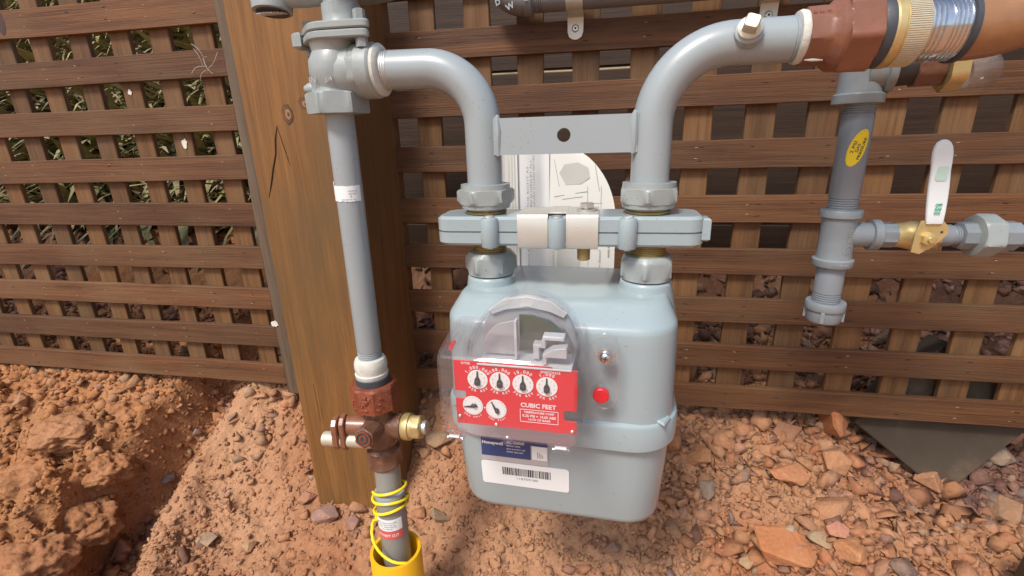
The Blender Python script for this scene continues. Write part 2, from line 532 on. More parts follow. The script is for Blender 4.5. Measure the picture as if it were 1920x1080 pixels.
# ------------------------------------------------------------------ ground
def _hash(ix, iy, s):
    h = (ix.astype(np.int64) * 374761393 + iy.astype(np.int64) * 668265263 + s * 974634821) & 0xffffffff
    h = ((h ^ (h >> 13)) * 1274126177) & 0xffffffff
    return ((h ^ (h >> 16)) & 0xffff) / 65535.0
def vnoise(x, y, s=0):
    ix, iy = np.floor(x), np.floor(y)
    fx, fy = x - ix, y - iy
    fx = fx * fx * (3 - 2 * fx); fy = fy * fy * (3 - 2 * fy)
    a, b = _hash(ix, iy, s), _hash(ix + 1, iy, s)
    c, d = _hash(ix, iy + 1, s), _hash(ix + 1, iy + 1, s)
    return (a * (1 - fx) + b * fx) * (1 - fy) + (c * (1 - fx) + d * fx) * fy
def fbm(x, y, sc, octv=4, s=0, gain=0.5):
    t, a, f = 0, 1.0, sc
    tot = 0
    for k in range(octv):
        # rotate each octave so the lattice never shows
        c, q = math.cos(0.7 * k + 0.4), math.sin(0.7 * k + 0.4)
        t = t + a * (vnoise((x * c - y * q) * f + 17 * k, (x * q + y * c) * f + 31 * k, s + k) - 0.5)
        tot += a; a *= gain; f *= 2.03
    return t / tot * 2
def sstep(a, b, x):
    t = np.clip((x - a) / (b - a), 0, 1)
    return t * t * (3 - 2 * t)
PY = [-40, -3, .15, .30, .42, .52, .60, .66, .72, .85, 1.0, 1.25, 1.8, 2.6, 4.0, 40]
PZ = [-1.2, -.80, -.690, -.665, -.640, -.620, -.585, -.535, -.475, -.385, -.275, -.15, .16, .80, 1.5, 2.2]
def gully_x(y):
    """the lip on the right of the gully"""
    return np.interp(y, [.2, .38, .444, .49, .549, .608, .647, .717, .80, 1.0], [-.52, -.62, -.668, -.706, -.727, -.724, -.700, -.677, -.655, -.62])
def ground(x, y):
    z = np.interp(y, PY, PZ)
    z = z + 0.075 * sstep(-.02, .40, x) * sstep(.25, .50, y) * (1 - sstep(.56, .74, y))
    # the hollow dug for the footing
    z = z - .085 * sstep(.36, .46, x) * sstep(.60, .70, y) * (1 - sstep(.80, .90, y))
    near = sstep(-1.0, -.1, y) * (1 - sstep(1.6, 2.4, y))
    wob = .016 * fbm(x, y, 9, 3, 77)
    d = x - gully_x(y) + wob
    fade = (1 - sstep(.88, 1.02, y)) * sstep(.0, .22, y)
    # clay bank left of the gully, undercut and steep on the gully side
    bank = sstep(.120, .165, -d) * (1 - sstep(.95, 1.15, y)) * sstep(-.1, .3, y)
    bh = np.interp(y, [.2, .42, .52, .60, .66, .70, .9], [.015, .032, .058, .066, .050, .022, .0])
    z = z + bank * bh * (0.95 + 0.6 * fbm(x, y, 7, 3, 5))
    # flat gully floor with steep sides
    z = z - np.interp(y, [.3, .48, .60, .70, .9], [.060, .075, .105, .120, .10]) * sstep(-.156, -.128, d) * (1 - sstep(-.050, -.006, d)) * fade
    # rounded lip of the mound on the right of the gully
    z = z + .022 * np.exp(-((d - .022) / .028) ** 2) * (1 - sstep(.70, .78, y)) * sstep(.2, .35, y)
    lump = fbm(x, y, 5.5, 3, 1)
    z = z + near * (0.014 * lump + 0.012 * fbm(x, y, 16, 3, 2))
    low = 1 - .8 * sstep(.60, .70, y)
    clod = 1 - np.abs(fbm(x, y, 11, 4, 3)) * 2
    clod2 = 1 - np.abs(fbm(x, y, 30, 4, 13)) * 2
    z = z + near * (bank * low * (0.036 * clod + .024 * clod2 - .024) + 0.009 * fbm(x, y, 48, 4, 4) + 0.0055 * fbm(x, y, 110, 3, 6))
    return z
def axis_pts(lo, hi, step, far0, far1):
    core = np.arange(lo, hi, step)
    def out(n, d):
        return d * (np.geomspace(1, 1 + abs(n), 26) - 1)[1:]
    left = lo - out(lo - far0, 1)[::-1]
    right = core[-1] + out(far1 - hi, 1)
    return np.concatenate([left, core, right])
gx_ = axis_pts(-1.55, 1.05, .0036, -30, 30)
gy_ = axis_pts(.18, 1.30, .0036, -30, 30)
XX, YY = np.meshgrid(gx_, gy_)
ZZ = ground(XX, YY)
def grid_mesh(name, X, Y, Z):
    ny, nx = X.shape
    me = bpy.data.meshes.new(name)
    me.vertices.add(nx * ny)
    me.vertices.foreach_set('co', np.stack([X, Y, Z], -1).ravel().astype(np.float32))
    i = np.arange(nx * ny).reshape(ny, nx)
    q = np.stack([i[:-1, :-1], i[:-1, 1:], i[1:, 1:], i[1:, :-1]], -1).reshape(-1, 4)
    me.loops.add(q.size)
    me.loops.foreach_set('vertex_index', q.ravel().astype(np.int32))
    me.polygons.add(len(q))
    me.polygons.foreach_set('loop_start', (np.arange(len(q)) * 4).astype(np.int32))
    me.polygons.foreach_set('loop_total', np.full(len(q), 4, np.int32))
    me.update(calc_edges=True)
    me.polygons.foreach_set('use_smooth', np.ones(len(q), bool))
    return me
gme = grid_mesh('ground', XX, YY, ZZ)
def lerp3(a, b, t):
    return np.array(a)[None] * (1 - t[:, None]) + np.array(b)[None] * t[:, None]
def soil_colour(x, y):
    t = np.clip(.5 + 1.1 * fbm(x, y, 7, 4, 21), 0, 1)
    c = lerp3((.385, .172, .084), (.51, .280, .155), t)
    # clay patches, redder bank on the left, grey mauve towards the right end and behind
    r = np.clip(1.4 * fbm(x, y, 4.2, 3, 33) - .1, 0, 1) * .8
    c = c * (1 - r[:, None]) + np.array((.44, .155, .065)) * r[:, None]
    b = sstep(.10, .17, gully_x(y) - x) * .75
    c = c * (1 - b[:, None]) + np.array((.43, .185, .065)) * b[:, None]
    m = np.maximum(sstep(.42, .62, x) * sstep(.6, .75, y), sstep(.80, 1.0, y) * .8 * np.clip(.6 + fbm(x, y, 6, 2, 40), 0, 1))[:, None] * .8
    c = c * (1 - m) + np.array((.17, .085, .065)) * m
    h = sstep(1.12, 1.4, y)[:, None]
    return c * (1 - h) + np.array((.32, .25, .145)) * h
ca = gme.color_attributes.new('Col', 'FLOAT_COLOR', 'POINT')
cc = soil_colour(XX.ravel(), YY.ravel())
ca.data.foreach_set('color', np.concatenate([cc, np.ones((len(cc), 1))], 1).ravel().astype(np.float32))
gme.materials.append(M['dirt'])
go = bpy.data.objects.new('ground', gme)
COL.objects.link(go)
go['kind'] = 'structure'

# ------------------------------------------------------------------ broken rock
def rock_shape(seed, npts=14, flat=1.0, cuts=0):
    r = random.Random(seed)
    bm = bmesh.new()
    for i in range(npts):
        v = Vector((r.gauss(0, 1), r.gauss(0, 1), r.gauss(0, 1))).normalized()
        v *= r.uniform(.75, 1.05)
        bm.verts.new((v.x * r.uniform(.85, 1.1), v.y * r.uniform(.7, 1), v.z * flat))
    res = bmesh.ops.convex_hull(bm, input=bm.verts)
    junk = list({e for e in res['geom_interior'] + res['geom_unused'] if isinstance(e, bmesh.types.BMVert)})
    if junk:
        bmesh.ops.delete(bm, geom=junk, context='VERTS')
    if cuts:
        bmesh.ops.bevel(bm, geom=list(bm.edges), offset=.07, segments=1, affect='EDGES', profile=.5, clamp_overlap=True)
    bmesh.ops.triangulate(bm, faces=bm.faces)
    bm.verts.index_update()
    vs = np.array([v.co[:] for v in bm.verts]); fs = np.array([[v.index for v in f.verts] for f in bm.faces])
    bm.free()
    return vs, fs
SHAPES = [rock_shape(s, 6 + s % 4, (.30, .42, .6, .9)[s % 4]) for s in range(30)]
PAL = np.array([(.48, .215, .100), (.43, .180, .090), (.47, .245, .135), (.43, .225, .150), (.37, .235, .150), (.34, .25, .165), (.27, .155, .125), (.42, .150, .070), (.53, .300, .165), (.30, .205, .165)])
SUNLIT_PINK = np.array([(.48, .285, .215), (.42, .235, .180), (.52, .33, .26), (.36, .20, .155)])  # paler tones that paint sunlight onto the stones behind the right lattice
LAVA = np.array([(.15, .075, .060), (.20, .100, .075), (.25, .130, .095), (.12, .070, .065), (.30, .165, .120), (.24, .170, .140)])
def rots(n, tilt):
    ax = rng.normal(0, tilt, n); ay = rng.normal(0, tilt, n); az = rng.uniform(0, 2 * PI, n)
    cx, sx, cy, sy, cz, sz = np.cos(ax), np.sin(ax), np.cos(ay), np.sin(ay), np.cos(az), np.sin(az)
    Rx = np.zeros((n, 3, 3)); Rx[:, 0, 0] = 1; Rx[:, 1, 1] = cx; Rx[:, 1, 2] = -sx; Rx[:, 2, 1] = sx; Rx[:, 2, 2] = cx
    Ry = np.zeros((n, 3, 3)); Ry[:, 1, 1] = 1; Ry[:, 0, 0] = cy; Ry[:, 0, 2] = sy; Ry[:, 2, 0] = -sy; Ry[:, 2, 2] = cy
    Rz = np.zeros((n, 3, 3)); Rz[:, 2, 2] = 1; Rz[:, 0, 0] = cz; Rz[:, 0, 1] = -sz; Rz[:, 1, 0] = sz; Rz[:, 1, 1] = cz
    return Rx @ Ry @ Rz
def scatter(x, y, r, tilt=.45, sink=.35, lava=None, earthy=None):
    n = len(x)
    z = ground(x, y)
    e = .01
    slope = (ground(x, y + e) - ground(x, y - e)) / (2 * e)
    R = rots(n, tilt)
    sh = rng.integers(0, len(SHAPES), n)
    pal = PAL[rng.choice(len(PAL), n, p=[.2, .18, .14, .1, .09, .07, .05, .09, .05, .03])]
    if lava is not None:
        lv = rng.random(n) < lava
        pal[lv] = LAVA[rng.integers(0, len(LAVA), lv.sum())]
    sunlit = (x > .50 + rng.normal(0, .05, n)) & (y > .84)  # stones coloured as if sunlit
    pal[sunlit] = SUNLIT_PINK[rng.integers(0, 4, sunlit.sum())]
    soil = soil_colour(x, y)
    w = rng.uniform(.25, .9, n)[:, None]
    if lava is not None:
        w = np.where((lv | sunlit)[:, None], w * .25, w)
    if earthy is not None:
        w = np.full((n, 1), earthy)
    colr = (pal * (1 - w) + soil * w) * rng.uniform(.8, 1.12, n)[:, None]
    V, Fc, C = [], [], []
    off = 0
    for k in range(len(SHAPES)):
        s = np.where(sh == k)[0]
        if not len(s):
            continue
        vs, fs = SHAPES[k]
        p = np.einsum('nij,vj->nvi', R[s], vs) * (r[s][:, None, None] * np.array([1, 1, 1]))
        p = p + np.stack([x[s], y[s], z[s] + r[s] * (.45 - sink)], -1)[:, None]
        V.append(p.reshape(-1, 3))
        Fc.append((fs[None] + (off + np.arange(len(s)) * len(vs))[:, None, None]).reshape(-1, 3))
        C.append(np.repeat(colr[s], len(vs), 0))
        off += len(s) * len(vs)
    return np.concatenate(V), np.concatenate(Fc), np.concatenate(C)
def tri_object(name, V, Fc, C, mat):
    me = bpy.data.meshes.new(name)
    me.vertices.add(len(V)); me.vertices.foreach_set('co', V.ravel().astype(np.float32))
    me.loops.add(Fc.size); me.loops.foreach_set('vertex_index', Fc.ravel().astype(np.int32))
    me.polygons.add(len(Fc))
    me.polygons.foreach_set('loop_start', (np.arange(len(Fc)) * 3).astype(np.int32))
    me.polygons.foreach_set('loop_total', np.full(len(Fc), 3, np.int32))
    me.update(calc_edges=True)
    a = me.color_attributes.new('Col', 'FLOAT_COLOR', 'POINT')
    a.data.foreach_set('color', np.concatenate([C, np.ones((len(C), 1))], 1).ravel().astype(np.float32))
    me.materials.append(mat)
    o = bpy.data.objects.new(name, me)
    COL.objects.link(o)
    return o
def pick(n, x0, x1, y0, y1, dens):
    x = rng.uniform(x0, x1, n); y = rng.uniform(y0, y1, n)
    k = rng.random(n) < dens(x, y)
    return x[k], y[k]
def d_all(x, y):
    q = .55 + .9 * fbm(x, y, 5, 3, 50)
    q = q + .45 * sstep(.05, .35, x)
    q = q - .50 * sstep(.13, .18, gully_x(y) - x)                 # bare clay bank
    q = q - .6 * np.exp(-((x - gully_x(y) - .01) / .022) ** 2)    # smooth clay lip
    q = q + .9 * np.exp(-((x - gully_x(y) + .085) / .035) ** 2)   # stones rolled into the gully
    return np.clip(q, .04, 1)
def d_big(x, y):
    q = .07 + 1.0 * sstep(.02, .22, x) + .5 * sstep(.62, .8, y)
    q = q + .7 * np.exp(-((x - gully_x(y) + .085) / .035) ** 2)
    q = q - .6 * np.exp(-((x - gully_x(y) - .01) / .022) ** 2)
    q = q - .05 * sstep(.13, .18, gully_x(y) - x) + .35 * sstep(.30, .40, gully_x(y) - x)
    return np.clip(q * (.8 + .8 * fbm(x, y, 6, 2, 60)), .02, 1)
def d_huge(x, y):
    return .8 * sstep(.06, .2, x)
P = []
def lv(x, y):
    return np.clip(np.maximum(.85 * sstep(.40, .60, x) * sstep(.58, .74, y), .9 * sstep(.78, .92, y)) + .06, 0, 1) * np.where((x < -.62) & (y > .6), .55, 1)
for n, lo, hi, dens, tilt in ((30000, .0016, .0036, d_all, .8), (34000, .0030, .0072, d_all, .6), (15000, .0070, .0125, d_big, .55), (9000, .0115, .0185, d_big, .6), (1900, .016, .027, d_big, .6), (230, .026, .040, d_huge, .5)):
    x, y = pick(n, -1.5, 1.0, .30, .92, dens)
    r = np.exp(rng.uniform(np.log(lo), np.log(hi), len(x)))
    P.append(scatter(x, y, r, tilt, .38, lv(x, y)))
# clods of clay on the bank and crumbs of earth everywhere
x, y = pick(5000, -1.5, -.6, .25, .74, lambda x, y: np.clip(sstep(.12, .16, gully_x(y) - x) * (.45 + fbm(x, y, 9, 2, 81)), 0, 1))
P.append(scatter(x, y, np.exp(rng.uniform(np.log(.005), np.log(.020), len(x))), 1.2, .55, None, .88))
x, y = pick(9000, -.75, 1.0, .25, .80, lambda x, y: np.clip(.5 + fbm(x, y, 9, 2, 83), 0, 1))
P.append(scatter(x, y, np.exp(rng.uniform(np.log(.004), np.log(.011), len(x))), 1.2, .55, None, .85))
x, y = pick(9000, -1.1, -.62, .25, .80, lambda x, y: np.clip(sstep(.09, .12, gully_x(y) - x) * (1 - sstep(.22, .32, gully_x(y) - x)), 0, 1) * .8)
P.append(scatter(x, y, np.exp(rng.uniform(np.log(.0022), np.log(.0095), len(x))), 1.2, .5, None, .9))
# the bank behind the lattice: sharper, deeper pile of lava rock
x, y = pick(5200, -1.9, 1.5, .80, 1.25, lambda x, y: np.clip(.35 + .65 * sstep(-.1, .3, x) + .5 * fbm(x, y, 5, 2, 70), .1, 1))
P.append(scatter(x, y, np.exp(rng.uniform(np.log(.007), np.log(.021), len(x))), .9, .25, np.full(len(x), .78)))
off = 0; VV = []; FF = []; CC = []
for v, f, c in P:
    VV.append(v); FF.append(f + off); CC.append(c); off += len(v)
gr = tri_object('gravel', np.concatenate(VV), np.concatenate(FF), np.concatenate(CC), M['rock'])
gr['kind'] = 'stuff'

# stones one can point at, set down on the ground where the line of sight meets it
def sight(px, py):
    d = _R * ((px - 960) / FPX) - _U * ((py - 540) / FPX) + _F
    t = np.linspace(.3, 1.6, 1400)
    p = np.array(d)[None] * t[:, None]
    h = ground(p[:, 0], p[:, 1])
    i = int(np.argmax(p[:, 2] < h))
    return p[i]
STONES = [
 # px, py, width px, colour, flatness, label
 (1310, 862, 66, (.43, .205, .095), .55, 'flat angular tan slab lying on the rubble just right of the meter'),
 (1326, 928, 46, (.30, .245, .190), .95, 'pale grey rounded stone standing in rubble right of the meter'),
 (830, 974, 52, (.34, .245, .150), .7, 'greyish tan stone on the dirt between valve pipe and meter'),
 (826, 832, 62, (.31, .205, .125), .7, 'dull tan stone in the shade under the red index box'),
 (614, 972, 62, (.335, .205, .165), .55, 'wide mauve stone at the foot of the brown post'),
 (664, 986, 40, (.29, .160, .125), .8, 'small purple brown stone beside the yellow conduit under the post'),
 (1470, 1045, 130, (.50, .200, .085), .6, 'largest bright orange clod at the lower edge of the rubble'),
 (1590, 1040, 78, (.52, .235, .110), .5, 'orange flat rock right of the largest clod'),
 (1405, 1058, 56, (.44, .285, .165), .6, 'long pale tan stone left of the largest orange clod'),
 (1478, 898, 78, (.49, .215, .105), .5, 'bright orange flat clod in the middle of the rubble slope'),
 (1566, 880, 64, (.46, .225, .115), .9, 'tall wedge shaped rock on the slope left of the grey footing'),
 (1545, 810, 98, (.42, .155, .065), .9, 'big rust orange clod under the bottom slat left of the footing'),
 (1628, 838, 44, (.40, .290, .205), .8, 'pale rounded stone touching the left side of the grey footing'),
 (1480, 822, 74, (.37, .180, .105), .6, 'brown slab under the bottom slat left of the rust clod'),
 (1748, 910, 84, (.46, .235, .125), .5, 'tan slab at the lower tip of the grey footing'),
 (1480, 1006, 40, (.38, .29, .20), .9, 'small upright grey green stone in the rubble'),
 (1534, 1022, 56, (.42, .30, .185), .55, 'pale beige stone left of a coral block'),
 (1566, 1000, 52, (.50, .225, .150), .7, 'coral red block on the rubble'),
 (1862, 858, 74, (.34, .265, .190), .6, 'pale grey rock among purple rubble right of the footing'),
 (1800, 868, 60, (.21, .125, .110), .7, 'dark mauve rock right of the grey footing'),
 (1885, 970, 80, (.33, .190, .110), .7, 'brown rock at the right edge beside the dark stake'),
 (1885, 822, 66, (.44, .205, .135), .6, 'pink flat rock under the bottom slat right of the footing'),
 (1100, 1008, 26, (.50, .27, .145), .8, 'small square tan stone below the meter'),
 (1150, 1030, 34, (.335, .20, .15), .6, 'mauve pebble below the right bottom corner of the meter'),
 (1262, 835, 62, (.36, .165, .085), .9, 'brown wedge of rock behind the right flange of the meter'),
 (395, 1018, 46, (.37, .265, .175), .6, 'rounded grey tan stone on the mound left of the post'),
 (376, 1016, 22, (.36, .30, .23), .7, 'small pale stone on the mound left of the post'),
 (470, 1028, 36, (.45, .28, .155), .7, 'tan stone on the mound at the lower edge'),
 (232, 1036, 60, (.44, .215, .130), .7, 'pinkish clod in the gully at the lower edge'),
 (438, 788, 28, (.32, .235, .185), .9, 'grey stone at the top of the gully under the left lattice'),
 (370, 812, 24, (.35, .23, .19), .8, 'greyish pebble halfway down the shaded gully'),
 (316, 902, 28, (.22, .17, .15), .8, 'dark grey stone in the gully'),
 (575, 935, 44, (.42, .205, .125), .5, 'flat reddish flake against the left foot of the post'),
 (440, 792, 30, (.47, .225, .115), .4, 'thin flat flake on the mound beside the gully lip'),
 (40, 762, 46, (.41, .21, .115), .8, 'tan clod on top of the left clay bank'),
 (62, 905, 150, (.43, .195, .085), .62, 'biggest rounded clay lump at the left edge of the dug bank'),
 (150, 985, 120, (.41, .18, .08), .6, 'rounded clay lump above the gully mouth at lower left'),
 (128, 806, 120, (.44, .21, .10), .5, 'broad pale clay lump on the bank under the left lattice'),
 (232, 776, 88, (.42, .185, .08), .6, 'clay lump overhanging the shaded head of the gully'),
 (60, 1050, 130, (.40, .175, .08), .6, 'clay lump cut by the lower left corner of the view'),
 (205, 878, 84, (.42, .185, .08), .7, 'clay lump halfway down the gully wall'),
]
for i, (sx, sy, w, colr, flat, lab) in enumerate(STONES):
    p = sight(sx, sy)
    dep = float(Vector(p).dot(_F))
    r = w / FPX * dep * .5
    lump = 'clay lump' in lab
    vs, fs = rock_shape(100 + i, 24 if lump else 13, flat, 1)
    me = bpy.data.meshes.new('stone')
    rz = Matrix.Rotation(random.uniform(0, 6.28), 3, 'Z') @ Matrix.Rotation(random.uniform(-.3, .3), 3, 'X')
    me.from_pydata([tuple(rz @ Vector(v) * r) for v in vs], [], [tuple(int(q) for q in f) for f in fs])
    a = me.color_attributes.new('Col', 'FLOAT_COLOR', 'POINT')
    a.data.foreach_set('color', np.tile(np.array((*colr, 1.0), np.float32), len(vs)))
    me.materials.append(M['dirt'] if lump else M['rock'])
    if lump:
        from mathutils import noise as mnoise
        bm = bmesh.new()
        bmesh.ops.create_icosphere(bm, subdivisions=5, radius=1.0)
        for v in bm.verts:
            n = v.co.copy()
            k = 1 + .34 * mnoise.noise(n * 1.3 + Vector((i * 3.1, 0, 0))) + .20 * mnoise.fractal(n * 3.2 + Vector((0, i, 0)), .9, 2.1, 5) - .10 * abs(mnoise.noise(n * 5 + Vector((0, 0, i))))
            v.co = Vector((n.x, n.y * .85, n.z * flat)) * k * r
        bm.to_mesh(me); bm.free()
        me.polygons.foreach_set('use_smooth', [True] * len(me.polygons))
        at = me.color_attributes.get('Col') or me.color_attributes.new('Col', 'FLOAT_COLOR', 'POINT')
        at.data.foreach_set('color', np.tile(np.array((*colr, 1.0), np.float32), len(me.vertices)))
    o = bpy.data.objects.new('clay_lump' if lump else 'stone', me)
    COL.objects.link(o)
    o.location = (p[0], p[1], p[2] + r * flat * (-.12 if lump else .5))
    tag(o, lab, 'clod' if lump else 'stone', 'clay lumps on the left bank' if lump else 'loose stones lying on the red dirt')

# ------------------------------------------------------------------ plants on the bank behind the left lattice
NB = 12000
bx = rng.uniform(-3.6, -.62, NB); by = rng.uniform(1.12, 2.7, NB)
bz = ground(bx, by)
L = rng.uniform(.12, .34, NB); W = rng.uniform(.008, .020, NB)
ang = rng.uniform(0, 2 * PI, NB); lean = rng.uniform(.5, 1.35, NB); curl = rng.uniform(.4, 1.5, NB)
V, Fc, C = [], [], []
cols = np.array([(.30, .25, .105), (.255, .225, .095), (.33, .265, .135), (.30, .22, .125), (.22, .21, .10), (.34, .29, .17)])
bc = cols[rng.choice(6, NB, p=[.28, .22, .2, .13, .12, .05])] * rng.uniform(.7, 1.2, NB)[:, None]
S = 5
for s in range(S + 1):
    t = s / S
    th = lean + curl * t * .8
    hx = L * t * np.sin(np.minimum(th, 2.2)); hz = L * t * np.cos(np.minimum(th, 2.2))
    wv = W * (1 - t) ** .7 + .0004
    for sd in (-1, 1):
        V.append(np.stack([bx + np.cos(ang) * hx - np.sin(ang) * wv * sd, by + np.sin(ang) * hx + np.cos(ang) * wv * sd, bz + hz - .005 + wv * .25 * sd], -1))
        C.append(bc)
V = np.stack(V, 1); C = np.stack(C, 1)
b0 = np.arange(NB) * 2 * (S + 1)
fl = []
for s in range(S):
    i = 2 * s
    fl += [np.stack([b0 + i, b0 + i + 1, b0 + i + 3], -1), np.stack([b0 + i, b0 + i + 3, b0 + i + 2], -1)]
gs = tri_object('grass', V.reshape(-1, 3), np.concatenate(fl), C.reshape(-1, 3), M['leaf'])
gs['kind'] = 'stuff'
gs.data.polygons.foreach_set('use_smooth', [True] * len(gs.data.polygons))

# ------------------------------------------------------------------ board wall behind the right lattice
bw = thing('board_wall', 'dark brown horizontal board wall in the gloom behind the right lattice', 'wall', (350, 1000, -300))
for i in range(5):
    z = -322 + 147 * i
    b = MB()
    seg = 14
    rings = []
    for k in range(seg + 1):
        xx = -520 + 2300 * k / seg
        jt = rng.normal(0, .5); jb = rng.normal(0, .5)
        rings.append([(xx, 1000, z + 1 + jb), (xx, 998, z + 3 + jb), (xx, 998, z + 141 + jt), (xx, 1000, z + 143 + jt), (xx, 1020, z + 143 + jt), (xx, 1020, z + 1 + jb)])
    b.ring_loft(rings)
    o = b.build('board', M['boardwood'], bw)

# ------------------------------------------------------------------ lattice fence panels
def slat_mb(x0, x1, z, h, y0, y1, seed, n=22):
    r = random.Random(seed)
    b = MB()
    rings = []
    dz = r.uniform(-1.2, 1.2)
    for k in range(n + 1):
        t = k / n
        x = x0 + (x1 - x0) * t
        w = dz + 1.1 * math.sin(t * 5 + seed) + r.uniform(-.25, .25)
        hb, ht = -h / 2 + w + r.uniform(-.35, .35), h / 2 + w + r.uniform(-.35, .35)
        yy = r.uniform(-.25, .25)
        rings.append([(x, y0 + .7 + yy, z + hb), (x, y0 + yy, z + hb + .8), (x, y0 + yy, z + ht - .8), (x, y0 + .7 + yy, z + ht), (x, y1, z + ht), (x, y1, z + hb)])
    return b.ring_loft(rings)
def vslat_mb(x, z0, z1, w, y0, y1, seed, n=16):
    r = random.Random(seed)
    b = MB()
    rings = []
    dx = r.uniform(-1.5, 1.5)
    sl = r.uniform(-.004, .004)
    for k in range(n + 1):
        z = z0 + (z1 - z0) * k / n
        xo = x + dx + sl * (z + 100) + r.uniform(-.3, .3)
        w2 = w / 2 + r.uniform(-.4, .4)
        rings.append([(xo - w2, y0 + 1, z), (xo - w2 + 1.2, y0, z), (xo + w2 - 1.2, y0, z), (xo + w2, y0 + 1, z), (xo + w2, y1, z), (xo - w2, y1, z)])
    return b.ring_loft(rings)
def place(b, name, mat, parent, c):
    """part whose own origin is its centre, so grain runs differ from piece to piece"""
    o = b.build(name, mat, parent, ang=30)
    c = Vector(c)
    off = (c - ORG[parent]) * .001
    o.data.transform(Matrix.Translation(-off))
    o.location = off
    return o
R_TOPS = [222.5, 145.8, 67.0, -11.8, -88.9, -164.8, -239.8, -313.4, -386.8]
L_TOPS = [219.5, 140.0, 60.5, -17.0, -95.5, -171.5, -247.0, -320.0, -397.5]
Y0, Y1 = 720.0, 729.0
SLATS = {}
for side, tops, x0, x1, xs, lab, grp in (
    ('L', L_TOPS, -1900, -580, [-617 - 78.3 * k for k in range(16)], 'brown wooden lattice panel left of the big post, plants showing behind its gaps', 'lattice panels of the fence'),
    ('R', R_TOPS, -331, 1180, [204.5 + 77.2 * k for k in range(-7, 13)], 'brown wooden lattice panel behind the gas meter, right of the big post', 'lattice panels of the fence')):
    pan = thing('lattice_panel', lab, 'lattice', ((x0 + x1) / 2, Y1, -430), grp)
    for i, t in enumerate(tops):
        h = 38.0 if side == 'R' else 39.5
        if side == 'L' and i == 0:
            h = 42
        zc = t - h / 2
        SLATS[side, i] = place(slat_mb(x0, x1, zc, h, Y0, Y1, i * 3 + (50 if side == 'L' else 0)), 'slat', M['slatwood'], pan, ((x0 + x1) / 2, Y0, zc))
    zb, zt = tops[-1] - 37, tops[0] + 60
    for k, x in enumerate(xs):
        if x < x0 - 10 or x > x1 + 10:
            continue
        place(vslat_mb(x, zb, zt, 37 if side == 'R' else 36, Y1 + .6, Y1 + 8.6, 200 + k), 'slat', M['backwood'], pan, (x, Y1, (zb + zt) / 2))
    # fixing staples at every crossing: dark sunk ones and pale ones
    for nm, mt, sel in (('staples', M['check'], 0), ('staple_scars', M['scar'], 1)):
        b = MB()
        r = random.Random(5 + sel + ord(side))
        for t in tops:
            for x in xs:
                if x0 < x < x1:
                    pale = r.random() < (.5 if side == 'L' else .22)
                    if pale != bool(sel):
                        continue
                    ox = r.uniform(-9, 9)
                    for dz in (-11, -27):
                        if r.random() < .22:
                            continue
                        b.box((x + ox + r.uniform(-1, 1), Y0 - .1, t + dz + r.uniform(-2, 2)), (r.uniform(4, 7) if not sel else r.uniform(2, 4.5), .5, r.uniform(.8, 1.4) if not sel else r.uniform(.7, 1.1)), Matrix.Rotation(r.uniform(-.2, .2), 3, 'Y'), .2)
        o = b.build(nm, mt, pan)
        o['kind'] = 'stuff'
    if side == 'L':
        # dark oval knot in the top slat
        b = MB().prism([(9.5 * math.cos(a / 24 * 2 * PI), 20 * math.sin(a / 24 * 2 * PI)) for a in range(24)], front(-984, Y0 + .6, 203), 1.0, .3)
        kn = b.build('knot', M['darkknot'], pan)
    else:
        pass
trim = MB()
rings = []
for k in range(15):
    z = -452 + 720 * k / 14
    j = rng.uniform(-.8, .8)
    rings.append([(-579 + j, 719, z), (-577 + j, 717, z), (-521 + j, 717, z), (-519 + j, 719, z), (-519, 741, z), (-579, 741, z)])
trim.ring_loft(rings)
o = trim.build('trim_batten', M['trimwood'], None, (-549, 730, -452))
tag(o, 'narrow grey brown wooden batten covering the end of the left lattice beside the post', 'batten')

# ------------------------------------------------------------------ post
post = thing('wooden_post', 'thick orange brown stained square wooden post carrying the lattice', 'post', (-390, 665, -640))
b = MB()
rings = []
r = random.Random(3)
for k in range(41):
    z = -760 + 1080 * k / 40
    f = (z + 600) / 800
    xl, xr = -466 - 7 * f + .4 * r.uniform(-1, 1), -318 + 4 * f + .4 * r.uniform(-1, 1)
    c = 4.0
    rings.append([(xl, 600 + c, z), (xl + c * .4, 600 + c * .4, z), (xl + c, 600, z), (xr - c, 600, z), (xr - c * .4, 600 + c * .4, z), (xr, 600 + c, z), (xr, 742, z), (xl, 742, z)])
b.ring_loft(rings)
shaft = b.build('shaft', M['postwood'], post, ang=25)
def knot_at(x, z, rx, rz, rot, y=600):
    """grown-over branch stub: dark rim, pale ring, brown heart, each a little proud of the last"""
    kb = MB()
    def oval(s, y0, mi, d=.0):
        pts = [(rx * s * math.cos(a / 26 * 2 * PI) * (1 + .10 * math.sin(a * 1.9 + s * 5)) + d, rz * s * math.sin(a / 26 * 2 * PI) * (1 + .07 * math.cos(a * 1.3 + s))) for a in range(26)]
        kb.prism(pts, front(x, y + .3, z, rot), y0, .12, mi)
    oval(1.0, .4, 0); oval(.90, .7, 2); oval(.50, 1.0, 1, 1.1); oval(.20, 1.3, 0, 1.5)
    return kb.build('knot', [M['knotrim'], M['knotpale'], M['knot']], shaft)
knot_at(-406, 35, 8, 13, .1)
knot_at(-379, 47, 10, 7, -.6)
for pth in ([(-424, 599.7, 22), (-430, 599.6, 4), (-433, 599.7, -14), (-441, 599.6, -34), (-447, 599.7, -52), (-455, 599.6, -72)],
            [(-424, 599.7, 20), (-419, 599.7, -6), (-414, 599.7, -30)],
            [(-436, 599.8, -360), (-434, 599.8, -430)]):
    cr = MB().tube(pth, [.3] + [1.0 if pth[0][0] == -424 and len(pth) > 3 else .55] * (len(pth) - 2) + [.2], 6)
    cr.build('crack', M['check'], shaft)

